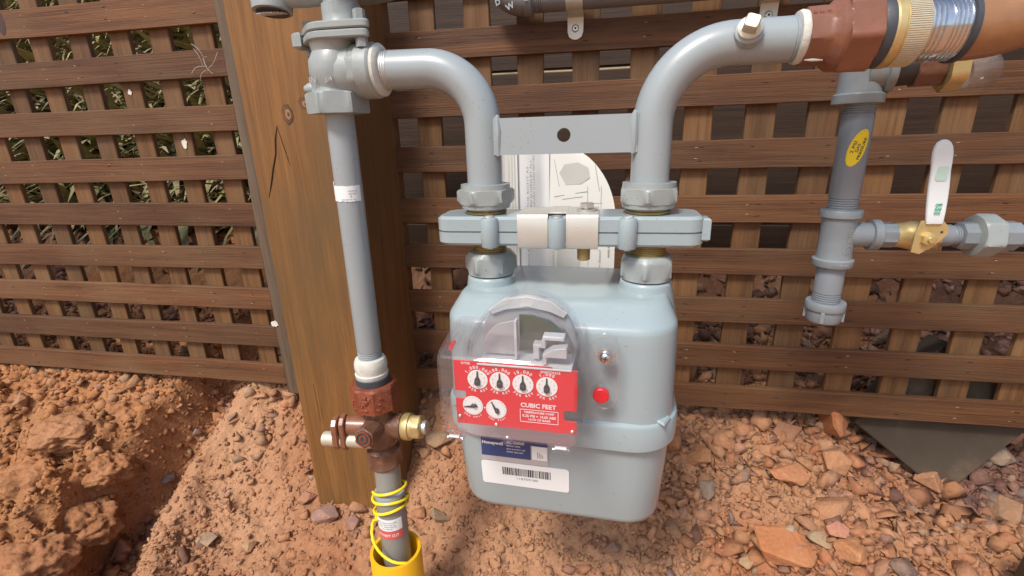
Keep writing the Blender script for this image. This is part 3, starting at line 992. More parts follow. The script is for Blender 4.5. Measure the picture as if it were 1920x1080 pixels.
# droppings and a web caught on the left lattice
def blob(x, y, z, rx, rz, seed):
    r = random.Random(seed)
    b = MB()
    pts = [(rx * (1 + r.uniform(-.3, .3)) * math.cos(a / 14 * 2 * PI), rz * (1 + r.uniform(-.3, .3)) * math.sin(a / 14 * 2 * PI)) for a in range(14)]
    return b.prism(pts, front(x, y, z), 1.2, .4)
tag(blob(-693, 729.4, 3, 5.5, 8.5, 1).build('bird_dropping', M['dropping'], None, (-693, 729, 3)), 'larger white dropping on an upright slat of the left lattice', 'dropping', 'white droppings on the left lattice')
tag(blob(-776, 729.4, 87, 3.4, 5, 2).build('bird_dropping', M['dropping'], None, (-776, 729, 87)), 'smaller white dropping high on an upright slat of the left lattice', 'dropping', 'white droppings on the left lattice')
tag(blob(-577, 716.6, -312, 7, 6, 3).add_mesh([], []).build('cocoon', M['dropping'], None, (-577, 714, -312)), 'pale ragged cocoon on the lattice end low beside the post', 'cocoon')
web = MB()
r = random.Random(12)
for k in range(7):
    a0 = r.choice((.1, 1.4, 1.7, 3.0, 4.6, 4.9)) + r.uniform(-.3, .3); l = r.uniform(14, 38)
    cx, cz = -612 + r.uniform(-8, 8), 118 + r.uniform(-10, 14)
    p = [(cx + l * t * math.cos(a0 + .5 * t), 717 - 2.5 * math.sin(t * PI), cz + l * t * math.sin(a0 + .5 * t) - 3 * t) for t in (0, .3, .6, 1)]
    web.tube(p, .22, 4)
tag(web.build('cobweb', M['dropping'], None, (-612, 716, 118)), 'torn cobweb strands at the right end of the left lattice', 'cobweb')

# ------------------------------------------------------------------ grey footing and stake
ft = MB()
mt = Matrix.Translation((522, 742, -432)) @ Matrix.Rotation(math.radians(-8), 4, 'X') @ Matrix(((1, 0, 0, 0), (0, 0, -1, 0), (0, 1, 0, 0), (0, 0, 0, 1))) @ Matrix.Rotation(math.radians(45 + 6), 4, 'Z') @ Matrix.Translation((0, 0, -45))
ft.prism([(-88, -88), (88, -88), (88, 88), (-88, 88)], mt, 45, 2)
tag(ft.build('concrete_footing', M['concrete'], None, (540, 780, -540)), 'brown grey square block set on its corner under the right lattice', 'block')
st = MB()
st.box((499, 505, -538), (44, 40, 170), Matrix.Rotation(math.radians(5), 3, 'Y'), 5)
tag(st.build('wooden_stake', M['boardwood'], None, (482, 505, -600)), 'dark brown stake end at the lower right corner of the view', 'stake')

# ------------------------------------------------------------------ left riser: conduit, pipe, wire
YA = 452.0
X0 = -247
sl_ = thing('conduit_sleeve', 'bright yellow plastic conduit sleeve standing in the dirt around the riser', 'conduit', (-244, 440, -640))
b = MB().shell([(-135, 31.5), (0, 31.5), (.8, 31), (.8, 27.5), (0, 27), (-135, 27)], (-243, 438, -489), (0.0, 0, 1), 48)
b.build('tube', M['yellow'], sl_)

rp = thing('riser_pipe', 'grey gas riser pipe rising out of the yellow conduit to the rusty valve', 'pipe', (-245, 446, -640))
P0, P1, P2 = Vector((-247, 450, -374)), Vector((-245.5, 446, -408)), Vector((-244, 440, -640))
MB().tube([P0, P1], 15.2, 32).build('upper_pipe', M['riser'], rp)
MB().tube([P1 + Vector((0, 0, -6)), P2], 17.4, 32).build('lower_pipe', M['riser'], rp)
ax = (P2 - P1).normalized()
MB().lathe([(-2, 16), (-1, 18), (2.5, 18.8), (5, 18), (6.5, 17)], P1 + ax * -1, ax, 40).build('bead', M['pipe'], rp)
def wraplabel(name, mats, parent, org, axis, rad, t0, t1, a0, a1, n=18, mi=0, rag=0, seed=0):
    """thin label wrapped on a pipe; angles measured from straight towards the viewer"""
    r = random.Random(seed)
    zt = -Vector(axis).normalized()
    yv = (Vector((0, -1, 0)) - zt * zt.dot(Vector((0, -1, 0)))).normalized()
    xv = yv.cross(-zt)
    b = MB()
    o = Vector(org)
    rings = []
    for i in range(n + 1):
        a = math.radians(a0 + (a1 - a0) * i / n)
        dr = yv * math.cos(a) + zt.cross(yv) * math.sin(a)
        w0, w1 = r.uniform(-rag, rag), r.uniform(-rag, rag)
        rings.append([o + dr * (rad + .15) - zt * (t0 + w0), o + dr * (rad + .55) - zt * (t0 + w0), o + dr * (rad + .55) - zt * (t1 + w1), o + dr * (rad + .15) - zt * (t1 + w1)])
    return b.ring_loft(rings).build(name, mats, parent, ang=50)
# (axis points down: t grows downwards)
lb = wraplabel('label', M['sticker'], rp, P1, ax, 17.4, 28, 44, -62, 62)
lr = wraplabel('warning_label', M['redsticker'], rp, P1, ax, 17.4, 45, 56, -55, 62)
def wrapxy(org, axis, rad):
    zt = -Vector(axis).normalized()
    yv = (Vector((0, -1, 0)) - zt * zt.dot(Vector((0, -1, 0)))).normalized()
    sv = zt.cross(yv)
    o = Vector(org)
    def f(t):
        def w(p):
            a = p.x / rad
            return o + (yv * math.cos(a) + sv * math.sin(a)) * (rad + .75) + zt * (p.y - t)
        return w
    return f
wf = wrapxy(P1, ax, 17.4)
b = MB()
for k, (t, w) in enumerate(((32, 24), (35, 20), (38, 24), (41, 14))):
    text(b, 'GAS SERVICE LINE'[:16 - 2 * k], None, 2.2, w, .02, wrap=wf(t))
b.build('lettering', M['greyink'], lb)
b = MB()
text(b, 'DO NOT CUT', None, 5.2, 27, .02, wrap=wf(50.5))
b.build('lettering', M['whiteink'], lr)

wp = []
for i in range(130):
    t = i / 129
    a = -1.0 + t * 2 * PI * 3.05
    zz = -399 - 40 * t ** .9 + 7 * math.sin(a * 1.0 + .6) + 3 * math.sin(a * .5)
    rr = 19.6 + 1.0 * math.sin(a * 1.7)
    c = P1 + (P2 - P1) * ((P1.z - zz) / (P1.z - P2.z))
    wp.append((c.x + rr * math.sin(a) * 1.05, c.y - rr * math.cos(a), zz))
lx = wp[-1]
wp += [(-268, 436, -447), (-265, 424, -459), (-257, 418, -470), (-246, 415, -479), (-233, 414, -484), (-222, 418, -487), (-217, 424, -492), (-217, 430, -502), (-218, 434, -520), (-219, 436, -545)]
def smooth(p, it=3):
    p = [Vector(q) for q in p]
    for _ in range(it):
        q = [p[0]]
        for a, c in zip(p, p[1:]):
            q += [a * .75 + c * .25, a * .25 + c * .75]
        q.append(p[-1]); p = q
    return p
tag(MB().tube(smooth(wp, 1), 1.75, 8).build('tracer_wire', M['wire'], None, (-245, 446, -450)), 'yellow tracer wire coiled around the riser and running into the conduit', 'wire')

# ------------------------------------------------------------------ rusty shutoff valve
sv = thing('shutoff_valve', 'rusty brown gas shutoff valve with brass fittings below the grey pipe', 'valve', (-249, 452, -374))
vx, vy = -249, 451
MB().lathe([(-374, 13), (-373, 17), (-368, 20.5), (-362, 18.5, 8, 21), (-352, 18.5, 8, 21), (-349, 19), (-346, 15), (-338, 15)], (vx, vy, 0), (0, 0, 1), 48).build('collar', M['valvebody'], sv)
MB().lathe([(-350, 13), (-342, 17), (-334, 20), (-325, 20.5), (-316, 19), (-307, 16.5), (-298, 17), (-290, 19)], (vx, vy, 0), (0, 0, 1), 36).build('body', M['valvebody'], sv)
b = MB().lathe([(0, 14), (10, 14.5), (20, 14), (24, 16), (31, 16.5)], (vx - 2, vy, -319), (1, 0, .05), 32)
b.build('side_barrel', M['valvebody'], sv)
cp = MB().lathe([(0, 14.5), (2, 15.5), (9, 15.5), (10, 13.5), (12, 13.5), (13, 12.8, 6, 14.3), (22, 12.8, 6, 14.3), (23.5, 11.5)], (vx + 29, vy, -318), (1, 0, .05), 48).build('brass_cap', M['brass'], sv)
MB().lathe([(0, 8), (5, 8), (6, 7)], (vx + 52, vy, -317), (1, 0, .05), 24).build('stud', M['zinc'], sv)
# front plug with a sunk socket
MB().lathe([(0, 13), (12, 12), (16, 10.5, 6, 12), (24, 10.5, 6, 12), (25, 9.5)], (vx - 1, vy - 14, -314), (0, -1, .12), 36).build('plug', M['valvebody'], sv)
b = MB()
b.shell([(0, 8.8), (1.6, 8.8), (1.6, 7), (0, 7)], (vx - 1, vy - 39, -311), (0, -1, .12), 28)
b.shell([(0, 4.6), (1.4, 4.6), (1.4, 2.6), (0, 2.6)], (vx - 1, vy - 39, -311), (0, -1, .12), 24)
b.build('socket_rings', M['rust'], sv)
MB().lathe([(0, 7.2), (.8, 7.2)], (vx - 1, vy - 38.7, -311), (0, -1, .12), 24).build('socket_hole', M['gasket'], sv)
# left arm: cast head, lock wing and brass lock barrel
MB().tube([(vx - 6, vy - 6, -317), (vx - 22, vy - 9, -316), (vx - 38, vy - 11, -315)], [13.5, 12.5, 11.5], 24).build('stem_housing', M['union'], sv)
wing = Matrix.Translation((vx - 35, vy - 14, -322)) @ Matrix.Rotation(math.radians(12), 4, 'Z') @ Matrix.Rotation(math.radians(-90), 4, 'Y') @ Matrix.Rotation(math.radians(0), 4, 'Z')
b = MB()
b.prism([(-21, -6), (-13, -12), (16, -11), (21, -5), (21, 6), (14, 11), (-13, 11), (-21, 6)], wing, 6, 1)
b.prism([(-19, -6), (-12, -11), (14, -10), (19, -5), (19, 6), (12, 10), (-12, 10), (-19, 6)], wing @ Matrix.Translation((0, 0, 8.5)), 7, 1.2)
b.build('lock_wing', M['union'], sv)
MB().lathe([(-2, 8), (0, 8.6), (22, 8.6), (58, 8.6), (59, 7.8)], (vx - 6, vy - 16, -330), (-1, 0, -.04), 32).build('lock_barrel', M['palebrass'], sv)
b = MB()
for ang_ in range(3):
    b.box((vx - 65, vy - 16 + 4 * (ang_ - 1), -332 + 4 * math.cos(ang_)), (1, 1.6, 1.6), None, .2)
b.build('lock_slots', M['check'], sv)
# insulating union: nut, dark seal, sealant
MB().lathe([(-293, 22), (-291, 25, 8, 99), (-264, 25, 8, 99), (-261.5, 24), (-261.5, 19)], (vx - 2, vy, 0), (0, 0, 1), 64).build('union_nut', M['rust'], sv)
b = MB()
r = random.Random(4)
for k in range(26):
    a = r.uniform(-2.4, .5) ; rr = 25.3
    b.box((vx - 2 + rr * math.cos(a), vy + rr * math.sin(a), r.uniform(-287, -267)), (r.uniform(2, 5), r.uniform(1.5, 3), r.uniform(1.5, 5)), Matrix.Rotation(a + PI / 2, 3, 'Z'), .7)
b.build('rust_scale', M['rust'], sv).__setitem__('kind', 'stuff')
MB().lathe([(-266, 19), (-254, 19), (-253, 17)], (vx - 2, vy, 0), (0, 0, 1), 36).build('seal', M['gasket'], sv)
MB().lathe([(-256, 16.5), (-254, 18), (-249, 18.3), (-248, 17.2), (-245, 17.4), (-241, 18.2), (-235, 17.6), (-232, 16.2), (-231, 14)], (vx - 2.5, vy, 0), (0, 0, 1), 40).build('sealant_collar', M['dope'], sv)

# ------------------------------------------------------------------ left drop pipe
lp = thing('inlet_pipe', 'slim grey painted pipe standing in front of the post, white label on it', 'pipe', (-250.5, YA, -240))
MB().lathe([(-236, 13.0), (-234, 13.2)] + [(t - 233.5, r) for t, r in threads(0, 11, 13.0, 2.1, .8)] + [(-221, 13.35), (20, 13.35), (30, 13.35)], (-250.8, YA, 0), (0.004, 0, 1), 40).build('pipe', M['pipe'], lp)
lo = (-251.1, YA, -30)
ll = wraplabel('label', M['sticker'], lp, lo, (0, 0, -1), 13.4, 12, 27, -100, 78, 26, rag=.5, seed=2)
wraplabel('label_tab', M['sticker'], lp, lo, (0, 0, -1), 13.45, 8, 26, -104, -46, 10, rag=.3, seed=3)
wf2 = wrapxy(lo, (0, 0, -1), 13.4)
b = MB()
def tw(s, dx, t, sz, wd):
    f = wf2(t)
    text(b, s, None, sz, wd, .02, wrap=lambda p: f(Vector((p.x + dx, p.y, 0))))
tw('1 IN SCH 40', 9.5, 17.0, 1.8, 8)
tw('A53 BLK', 9.5, 19.6, 1.8, 7.5)
tw('F', 8.0, 22.4, 2.6, 1.5)
tw('MADE IN USA', 6, 25.2, 1.3, 14)
b.build('lettering', M['greyink'], ll)

# ------------------------------------------------------------------ regulator at the top left
rg = thing('gas_regulator', 'grey cast gas regulator with round screened vent and bolted flange by the post', 'regulator', (-250, YA, 25))
MB().lathe([(24.5, 17), (25, 25, 6, 28), (26.2, 25, 6, 99), (42, 25, 6, 99), (43.5, 25, 6, 26.5), (44.5, 22), (48, 21), (54, 22)], (-251, YA, 0), (0, 0, 1), 60, ph=.1047).build('hex_base', M['cast'], rg)
b = MB().lathe([(42, 19), (50, 22.5), (60, 24.5), (70, 24), (78, 20), (86, 22), (88, 24)], (-250, YA, 0), (0.03, 0, 1), 48)
b.tube([(-252, YA, 60), (-236, YA, 60), (-226, YA, 61)], [23, 22.5, 22], 32)
b.build('body', M['cast'], rg)
b = MB()
text(b, 'IN', front(-260, YA - 23.6, 53, 0, -.12), 7, bold=.02)
text(b, '3/4', front(-244, YA - 24.3, 53, .2, -.1), 6, bold=.02)
b.build('casting_mark', M['cast'], rg)
MB().lathe([(0, 5), (3, 5.4), (9, 5.2), (11, 4), (13, 3)], (-268, YA - 2, 48), (-1, -.1, 0), 24).build('side_plug', M['cast'], rg)
# outlet hub and sealed thread
MB().lathe([(0, 21), (4, 22, 8, 23.5), (9, 22, 8, 23.5), (10, 24), (22, 24), (24, 22.5)], (-230, YA, 60.5), (1, 0, .02), 48).build('outlet_hub', M['cast'], rg)
MB().lathe([(0, 20.5), (2, 22.2), (5, 22.6), (7, 20.5), (8, 18)], (-207.5, YA, 61), (1, 0, .02), 48).build('sealant_ring', M['dope'], rg)
# two flange plates, lobed, with bolts
def lobed(w, d, lobe, lx_):
    pts = []
    for i in range(64):
        a = 2 * PI * i / 64
        x, y = 25 * math.cos(a), 25 * math.sin(a)
        s = abs(math.cos(a)) ** 3
        x = (25 + (lx_ - 25) * s) * math.cos(a)
        y = (24 - 6 * s) * math.sin(a)
        pts.append((x, y))
    return pts
for z, nm, dx in ((86.0, 'lower_flange', 0), (93.4, 'upper_flange', 1)):
    mt = Matrix.Translation((-247 + dx, YA, z)) @ Matrix.Rotation(math.radians(-24), 4, 'Z')
    MB().prism(lobed(0, 0, 0, 47), mt, 6.6, 1.2).build(nm, M['cast'], rg)
for sx in (-1, 1):
    c = Matrix.Rotation(math.radians(-24), 3, 'Z') @ Vector((37 * sx, 0, 0)) + Vector((-246, YA, 0))
    MB().lathe([(78.5, 4.6, 6), (85.8, 4.6, 6)], c, (0, 0, 1), 24).build('bolt', M['cast'], rg)
    MB().lathe([(100.2, 4.6, 6), (108, 4.6, 6), (108.5, 4)], c, (0, 0, 1), 24).build('bolt', M['cast'], rg)
MB().box((-283, YA + 4, 90), (9, 14, 14), None, 2).build('lug', M['cast'], rg)
MB().lathe([(99, 19), (103, 17), (108, 15.5, 6, 17), (116, 15.5, 6, 17), (118, 15), (130, 15)], (-236, YA, 0), (0, 0, 1), 48).build('neck', M['cast'], rg)
b = MB().lathe([(126, 24), (131, 40), (138, 52), (150, 54), (152, 58), (160, 58), (162, 50), (190, 42)], (-228, YA + 22, 0), (0, 0, 1), 56)
b.build('diaphragm_case', M['cast'], rg)
MB().tube([(-296, YA, 127), (-270, YA + 2, 127), (-240, YA + 10, 133)], [9.5, 10, 13], 24).build('vent_arm', M['cast'], rg)
vt = MB().lathe([(0, 15), (.5, 17.2), (14, 18), (16, 17), (20, 10)], (-303, YA - 2, 114.5), (0, .12, 1), 44).build('vent_cup', M['cast'], rg)
MB().lathe([(-.4, 14.2), (.6, 14.2)], (-303, YA - 2, 114.3), (0, .12, 1), 36).build('vent_recess', M['gasket'], rg)
b = MB()
for k in range(-6, 7):
    x = k * 2.1
    hw = math.sqrt(max(0, 14 ** 2 - x * x))
    b.box((-303 + x, YA - 2, 113.4), (.8, 2 * hw, .6), Matrix.Rotation(.12, 3, 'X'), .1)
for k in range(-3, 4):
    y = k * 4
    hw = math.sqrt(max(0, 14 ** 2 - y * y))
    b.box((-303, YA - 2 + y, 113.0 - y * -.12), (2 * hw, .7, .5), None, .1)
b.build('vent_screen', M['zinc'], vt)

# ------------------------------------------------------------------ meter hanger: two bent pipes and a drilled bar
XL, XR = -110.0, 40.5
mh = thing('meter_hanger', 'grey pair of bent meter pipes joined by a flat bar with one hole', 'pipes', (-35, YA, -65))
path = [(-201, YA, 60.5), (-190, YA, 60.5), (-160, YA, 60)] + arc(-160, 10, 50, 90, 0, YA, 20) + [(XL, YA, -20), (XL, YA, -55)]
lb_ = MB().tube(path, 16.7, 36).build('left_bend', M['pipe'], mh)
b = MB().lathe(threads(0, 10, 16.9, 2.2, .9), (-203, YA, 60.6), (1, 0, 0), 40)
b.build('thread', M['zinc'], lb_)
path = [(XR, YA, -55), (XR, YA, -20)] + arc(XR + 60, 6, 60, 180, 90, YA, 22) + [(120, YA, 66), (141, YA, 66)]
rb_ = MB().tube(path, 16.7, 36).build('right_bend', M['pipe'], mh)
MB().lathe(threads(0, 7, 16.8, 2.2, .8), (137.5, YA, 66), (1, 0, 0), 40).build('thread', M['pipe'], rb_)
# test plug: boss and square headed plug facing out of the bend
ax_ = Vector((-.10, -.93, .30)).normalized()
c0 = Vector((108, YA, 65.5))
MB().lathe([(14, 11.5), (20, 10.5), (21, 9)], c0, ax_, 32).build('boss', M['pipe'], rb_)
MB().lathe([(20, 8.5), (24, 8.8), (25, 7), (25.2, 5.4, 4, 6.8), (33, 5.2, 4, 6.6), (34, 4.5, 4, 5.6)], c0, ax_, 32, up=(.35, 0, 1)).build('test_plug', M['palebrass'], mh)
# bar with a real hole
YB = YA - 9
def holed(w, h, r, n=48):
    outer = []
    for i in range(n):
        a = 2 * PI * i / n
        c, s = math.cos(a), math.sin(a)
        k = min((w / 2) / abs(c) if abs(c) > 1e-6 else 1e9, (h / 2) / abs(s) if abs(s) > 1e-6 else 1e9)
        outer.append((k * c, k * s))
    # snap nearest samples to the corners
    for sx in (-1, 1):
        for sy in (-1, 1):
            j = min(range(n), key=lambda i: (outer[i][0] - sx * w / 2) ** 2 + (outer[i][1] - sy * h / 2) ** 2)
            outer[j] = (sx * w / 2, sy * h / 2)
    return outer, [(r * math.cos(2 * PI * i / n), r * math.sin(2 * PI * i / n)) for i in range(n)]
ou, inn = holed(126, 31.5, 5.9)
mt = front(-35, YB, -.5)
b = MB()
b.ring_loft([[mt @ Vector((*p, 2.5)) for p in inn], [mt @ Vector((*p, 2.5)) for p in ou], [mt @ Vector((*p, -2.5)) for p in ou], [mt @ Vector((*p, -2.5)) for p in inn]], closed=True, cap=False)
b.build('cross_bar', M['pipe'], mh, ang=30)
for x, s in ((XL + 15.5, 1), (XR - 15.5, -1)):
    MB().tube([(x, YB + 2, 17), (x, YB - 1, 15.6), (x + s * .6, YB - 2, 5), (x, YB - 1.6, -6), (x + s * .4, YB - 1, -17)], [1.6, 2.6, 3.0, 3.1, 2.2], 10).build('weld_bead', M['pipe'], mh)
# swivel nuts: part of the hanger
for x in (XL, XR):
    sw = MB().lathe([(-42.5, 17), (-42.5, 23.3), (-47, 23.6), (-47.3, 23.8, 6, 25.6), (-48.8, 23.8, 6, 99), (-58, 23.8, 6, 99), (-60.5, 23.8, 6, 24.6), (-61, 23.4), (-64.5, 23), (-65.5, 21), (-65.5, 16)], (x, YA, 0), (0, 0, 1), 72, ph=.2618 if x < 0 else .0873).build('swivel_nut', M['cast'], mh)
    MB().lathe([(-70, 17), (-69.4, 19.3), (-67.6, 19.6), (-67, 18), (-66, 18), (-65, 18)], (x, YA, 0), (0, 0, 1), 48).build('brass_thread', M['oldbrass'], sw)

# ------------------------------------------------------------------ meter bar between nuts
mb_ = thing('meter_bar', 'grey cast clamshell meter bar with screw bosses under the two hex nuts', 'meter bar', (-35, YA, -97))
def capsule(x0, x1, d, rr, cy=0, n=8):
    return rrect(x1 - x0, d, rr, n, (x0 + x1) / 2, cy)
mtop = Matrix.Translation((0, YA, 0))
def barhalf(z0, z1, dd):
    b = MB()
    o1 = capsule(-155, 88, 53, 15)
    rings = []
    for z, ins in ((z0, 3.2 if z0 < -90 else 0), (z0 + (2.5 if z0 < -90 else 0), 0.3), (z1 - (2.5 if z1 > -75 else 0), 0.3), (z1, 3.6 if z1 > -75 else 0)):
        q = capsule(-155 + ins, 88 - ins, 53 - 2 * ins, 15 - ins)
        rings.append([(p[0], YA + p[1], z) for p in q])
    return b.ring_loft(rings)
barhalf(-83.3, -70.0, 0).build('upper_half', M['paint'], mb_, ang=25)
barhalf(-97.0, -84.1, 0).build('lower_half', M['paint'], mb_, ang=25)
MB().prism(capsule(-153.5, 86.5, 50, 13), Matrix.Translation((0, YA, -85)), 2.2).build('seam', M['cast'], mb_)
for x, off in ((-101.5, 0), (22, 0), (-39.5, 0)):
    bs = MB().lathe([(-97.6, 7.6), (-96.5, 8.2), (-72.5, 8.2), (-71, 7.5), (-70.3, 5)], (x, YA - 26.5, 0), (0, 0, 1), 28).build('screw_boss', M['paint'], mb_)
    MB().lathe([(-71.5, 5.2), (-69.8, 5.2), (-68.8, 4.2), (-68.4, 2.2)], (x, YA - 25.6, 0), (0, 0, 1), 24).build('screw', M['zinc'], bs)
    MB().box((x, YA - 25.6, -98.6), (5, 5, 2.2), None, .6).build('nut', M['zinc'], bs)
MB().box((88.5, YA - 12, -82), (7, 17, 20), None, 1.6).build('end_tab', M['paint'], mb_)
# plated clamp clip folded over the bar, with a window for the middle screw
ck = thing('clamp_clip', 'cream plated metal clip folded over the middle of the meter bar', 'clip', (-39, YA - 28, -97))
yf = YA - 28.2
for x0, x1 in ((-75.5, -47.8), (-31.5, -3.2)):
    b = MB()
    prof = [(YA + 22, -67.6), (yf + 5, -67.0), (yf + 1.4, -67.9), (yf, -70.5), (yf - .4, -84), (yf, -95.5), (yf + 1.2, -98.2), (yf + 4.5, -99.4), (YA + 10, -99.4)]
    inner = [(p[0] + (1.3 if i in (2, 3, 4, 5, 6) else 0), p[1] + (-1.3 if i < 3 else (1.3 if i > 5 else 0))) for i, p in enumerate(prof)]
    rings = [[(x, y, z) for y, z in prof + inner[::-1]] for x in (x0, x0 + .5, x1 - .5, x1)]
    b.ring_loft(rings)
    b.build('band', M['clip'], ck, ang=28)
MB().box((-39.5, YA + 2, -67.7), (16.8, 40, 1.4), None, .3).build('bridge', M['clip'], ck)
MB().box((-39.5, YA - 12, -99.2), (16.8, 18, 1.4), None, .3).build('bridge', M['clip'], ck)
cb = MB().lathe([(-67, 3.8), (-64.5, 3.8), (-64, 6.0, 6), (-60.5, 6.0, 6), (-60, 5)], (-14, YA - 6, 0), (0, 0, 1), 24).build('bolt', M['zinc'], ck)
MB().lathe([(-66.9, 9.5), (-65.6, 9.5)], (-14, YA - 6, 0), (0, 0, 1), 28).build('washer', M['zinc'], cb)
MB().lathe([(-111, 5.0), (-110.4, 5.8), (-99.2, 6.0)], (-16, YA - 16, 0), (0, 0, 1), 28).build('bolt_stub', M['oldbrass'], cb)

# ------------------------------------------------------------------ the gas meter
gm = thing('gas_meter', 'grey gas meter with red index face and barcode label hung between two pipes', 'gas meter', (-36, YA, -355))
CX = -36.5
def sect(w, y0, y1, rr, z, n=9):
    q = rrect(w, y1 - y0, rr, n, CX, (y0 + y1) / 2)
    return [(p[0], p[1], z) for p in q]
# lower pan, drawn in towards the bottom
b = MB()
b.ring_loft([sect(188, 397, 514, 30, -363.5), sect(194, 392, 519, 33, -362.5), sect(198.5, 388, 523, 35, -359), sect(200, 386.5, 525, 36, -354), sect(206, 381, 530, 37, -300), sect(209, 379, 532, 37, -262)])
b.build('lower_pan', M['paint'], gm, ang=40)
# flange
b = MB()
b.ring_loft([sect(216, 374, 537, 42, -269.5), sect(219, 372.5, 538, 43, -268), sect(220, 372, 539, 43, -246), sect(218, 373, 538, 42.5, -243.5), sect(212, 376, 534, 41, -241.5)])
fl_ = b.build('flange', M['paint'], gm, ang=30)
for sx in (-1, 1):
    mt = Matrix.Translation((CX + sx * 87, 393, -243)) @ Matrix.Rotation(sx * math.radians(-42), 4, 'Z')
    MB().prism([(-17, -6), (17, -6), (12, 9), (-12, 9)], mt, 3.6, 1.4).build('lug', M['paint'], fl_)
# upper casting with rounded shoulders
b = MB()
prof = [(211, 376, 534, 36, -244), (210, 376.5, 533, 36, -215), (209, 377.5, 532, 35, -170), (208.6, 378, 531.5, 35, -161), (207.5, 379, 531, 34, -157), (205.5, 381, 530, 33, -154.6), (202, 386, 528, 31, -151.6), (196, 398, 525, 27, -145.2), (192.5, 404, 522, 24, -142.0), (189, 409, 518, 21, -140.4), (184, 414, 512, 18, -139.6)]
b.ring_loft([sect(*p) for p in prof])
uc = b.build('upper_casting', M['paint'], gm, ang=75)
# a recessed front panel edge and the spud bosses
for x in (XL, XR):
    bb = MB().lathe([(-176, 30), (-160, 28.5), (-150, 26.5), (-142, 25), (-135, 24), (-132.5, 23.5), (-131.6, 22), (-131.6, 15)], (x, YA, 0), (0, 0, 1), 48).build('spud_boss', M['paint'], gm, ang=60)
    hn = MB().lathe([(-131.2, 20), (-130, 23), (-127, 22.4, 6, 23.6), (-126, 22.4, 6, 99), (-113.8, 22.4, 6, 99), (-111.6, 22.4, 6, 24.0), (-108, 20.5), (-107.4, 14)], (x, YA, 0), (0, 0, 1), 72, ph=.3491 if x < 0 else .0873).build('hex_nut', M['cast'], gm)
    MB().lathe([(-108, 16)] + [(-107.5 + t, r) for t, r in threads(0, 9.8, 16.2, 2.0, .8)], (x, YA, 0), (0, 0, 1), 44).build('brass_thread', M['oldbrass'], hn)

def pan_y(z):
    return float(np.interp(z, [-354, -300, -262], [386.5, 381, 379]))
def panel(x0, x1, z0, z1, rr, name, mt, lift=.35, th=.5, parent=gm):
    t = math.atan2(pan_y(z0) - pan_y(z1), z1 - z0)
    zc = (z0 + z1) / 2
    mtx = front((x0 + x1) / 2, pan_y(zc) - lift, zc, 0, t)
    return MB().prism(rrect(x1 - x0, z1 - z0, rr, 5), mtx, th).build(name, mt, parent), mtx
nl, nm_ = panel(-107.5, -42, -299.6, -271, .6, 'maker_label', M['greysticker'])
b = MB()
b.prism([(-32.4, -8.6), (16, -8.6), (16, 8.0), (32.2, 8.0), (32.2, 13.8), (-32.4, 13.8)], nm_ @ Matrix.Translation((0, 0, .55)), .2)
bl = b.build('blue_panel', M['navy'], nl)
b = MB()
b.prism(rrect(14.4, 15.2, .4, 3, 24.4, -.2), nm_ @ Matrix.Translation((0, 0, .55)), .2)
b.build('pale_square', M['sticker'], nl)
b = MB()
text(b, 'Honeywell', nm_ @ Matrix.Translation((-21.0, 6.6, .85)), 5.2, 20.5, .022)
text(b, 'AC-250NX', nm_ @ Matrix.Translation((1.6, 9.0, .85)), 4.3, 17.5, .012)
text(b, 'MAOP 10PSI', nm_ @ Matrix.Translation((-.6, 5.0, .85)), 2.3, 13, .01)
text(b, 'MAX 5 IN W.C. 250', nm_ @ Matrix.Translation((1.8, 1.4, .85)), 2.1, 18, .01)
text(b, 'DRIVE 1000 NAT', nm_ @ Matrix.Translation((.8, -1.9, .85)), 2.1, 16, .01)
b.build('lettering', M['whiteink'], nl)
b = MB()
for i in range(4):
    b.prism([(-.3, -4), (.3, -4), (.3, 3 - i), (-.3, 3 - i)], nm_ @ Matrix.Translation((22.6 + 1.6 * i, -1.5, .85)), .1)
b.build('printed_marks', M['greyink'], nl)
wl, wm_ = panel(-108.5, -22.5, -329.0, -300.6, 3.2, 'barcode_label', M['sticker'])
b = MB()
r = random.Random(41)
x = -24
while x < 22.5:
    w = r.choice((.45, .45, .7, 1.1, 1.4))
    b.prism([(x, 0.4), (x + w, 0.4), (x + w, 9.6), (x, 9.6)], wm_ @ Matrix.Translation((2, -1.0, .55)), .15)
    x += w + r.choice((.5, .6, .6, .9))
b.build('barcode', M['ink'], wl)
b = MB()
text(b, '118709180', wm_ @ Matrix.Translation((2, -4.2, .7)), 4.0, 21, .01)
b.build('lettering', M['greyink'], wl)

# index: red plate, dials, counter housing, clear cover
YP = 336.0
IY = 0
plate_o = [(-57.5 + 4, 29.5), (27, 29.5 - .3), (29.5, 27.6), (47.4, 27.6), (47.4, -8), (39, -8), (37, -10), (37, -15.5), (39, -17.5), (47.4, -17.5), (47.4, -29.5), (-53.5, -29.5), (-53.5, -5.5), (-45, -5.5), (-44.2, -4), (-44.2, 0.2), (-45, 1.5), (-53.5, 1.5)]
pm = front(-59.5, YP, -201.5)
rp_ = MB().prism([(x, z) for x, z in plate_o], pm @ Matrix.Translation((0, 0, -1.2)), 1.2, .2).build('index_plate', M['red'], gm)
b = MB()
text(b, 'CUBIC FEET', pm @ Matrix.Translation((16.4, -6.3, .25)), 5.4, 29, .03)
text(b, 'TEMPERATURE COMP', pm @ Matrix.Translation((17, -12.6, .25)), 2.6, 25, .03)
text(b, '0.25 PSI + 14.65 ABS', pm @ Matrix.Translation((17, -16.0, .25)), 3.2, 27.5, .03)
text(b, '14.73 CF BASE', pm @ Matrix.Translation((17, -19.2, .25)), 2.6, 18, .03)
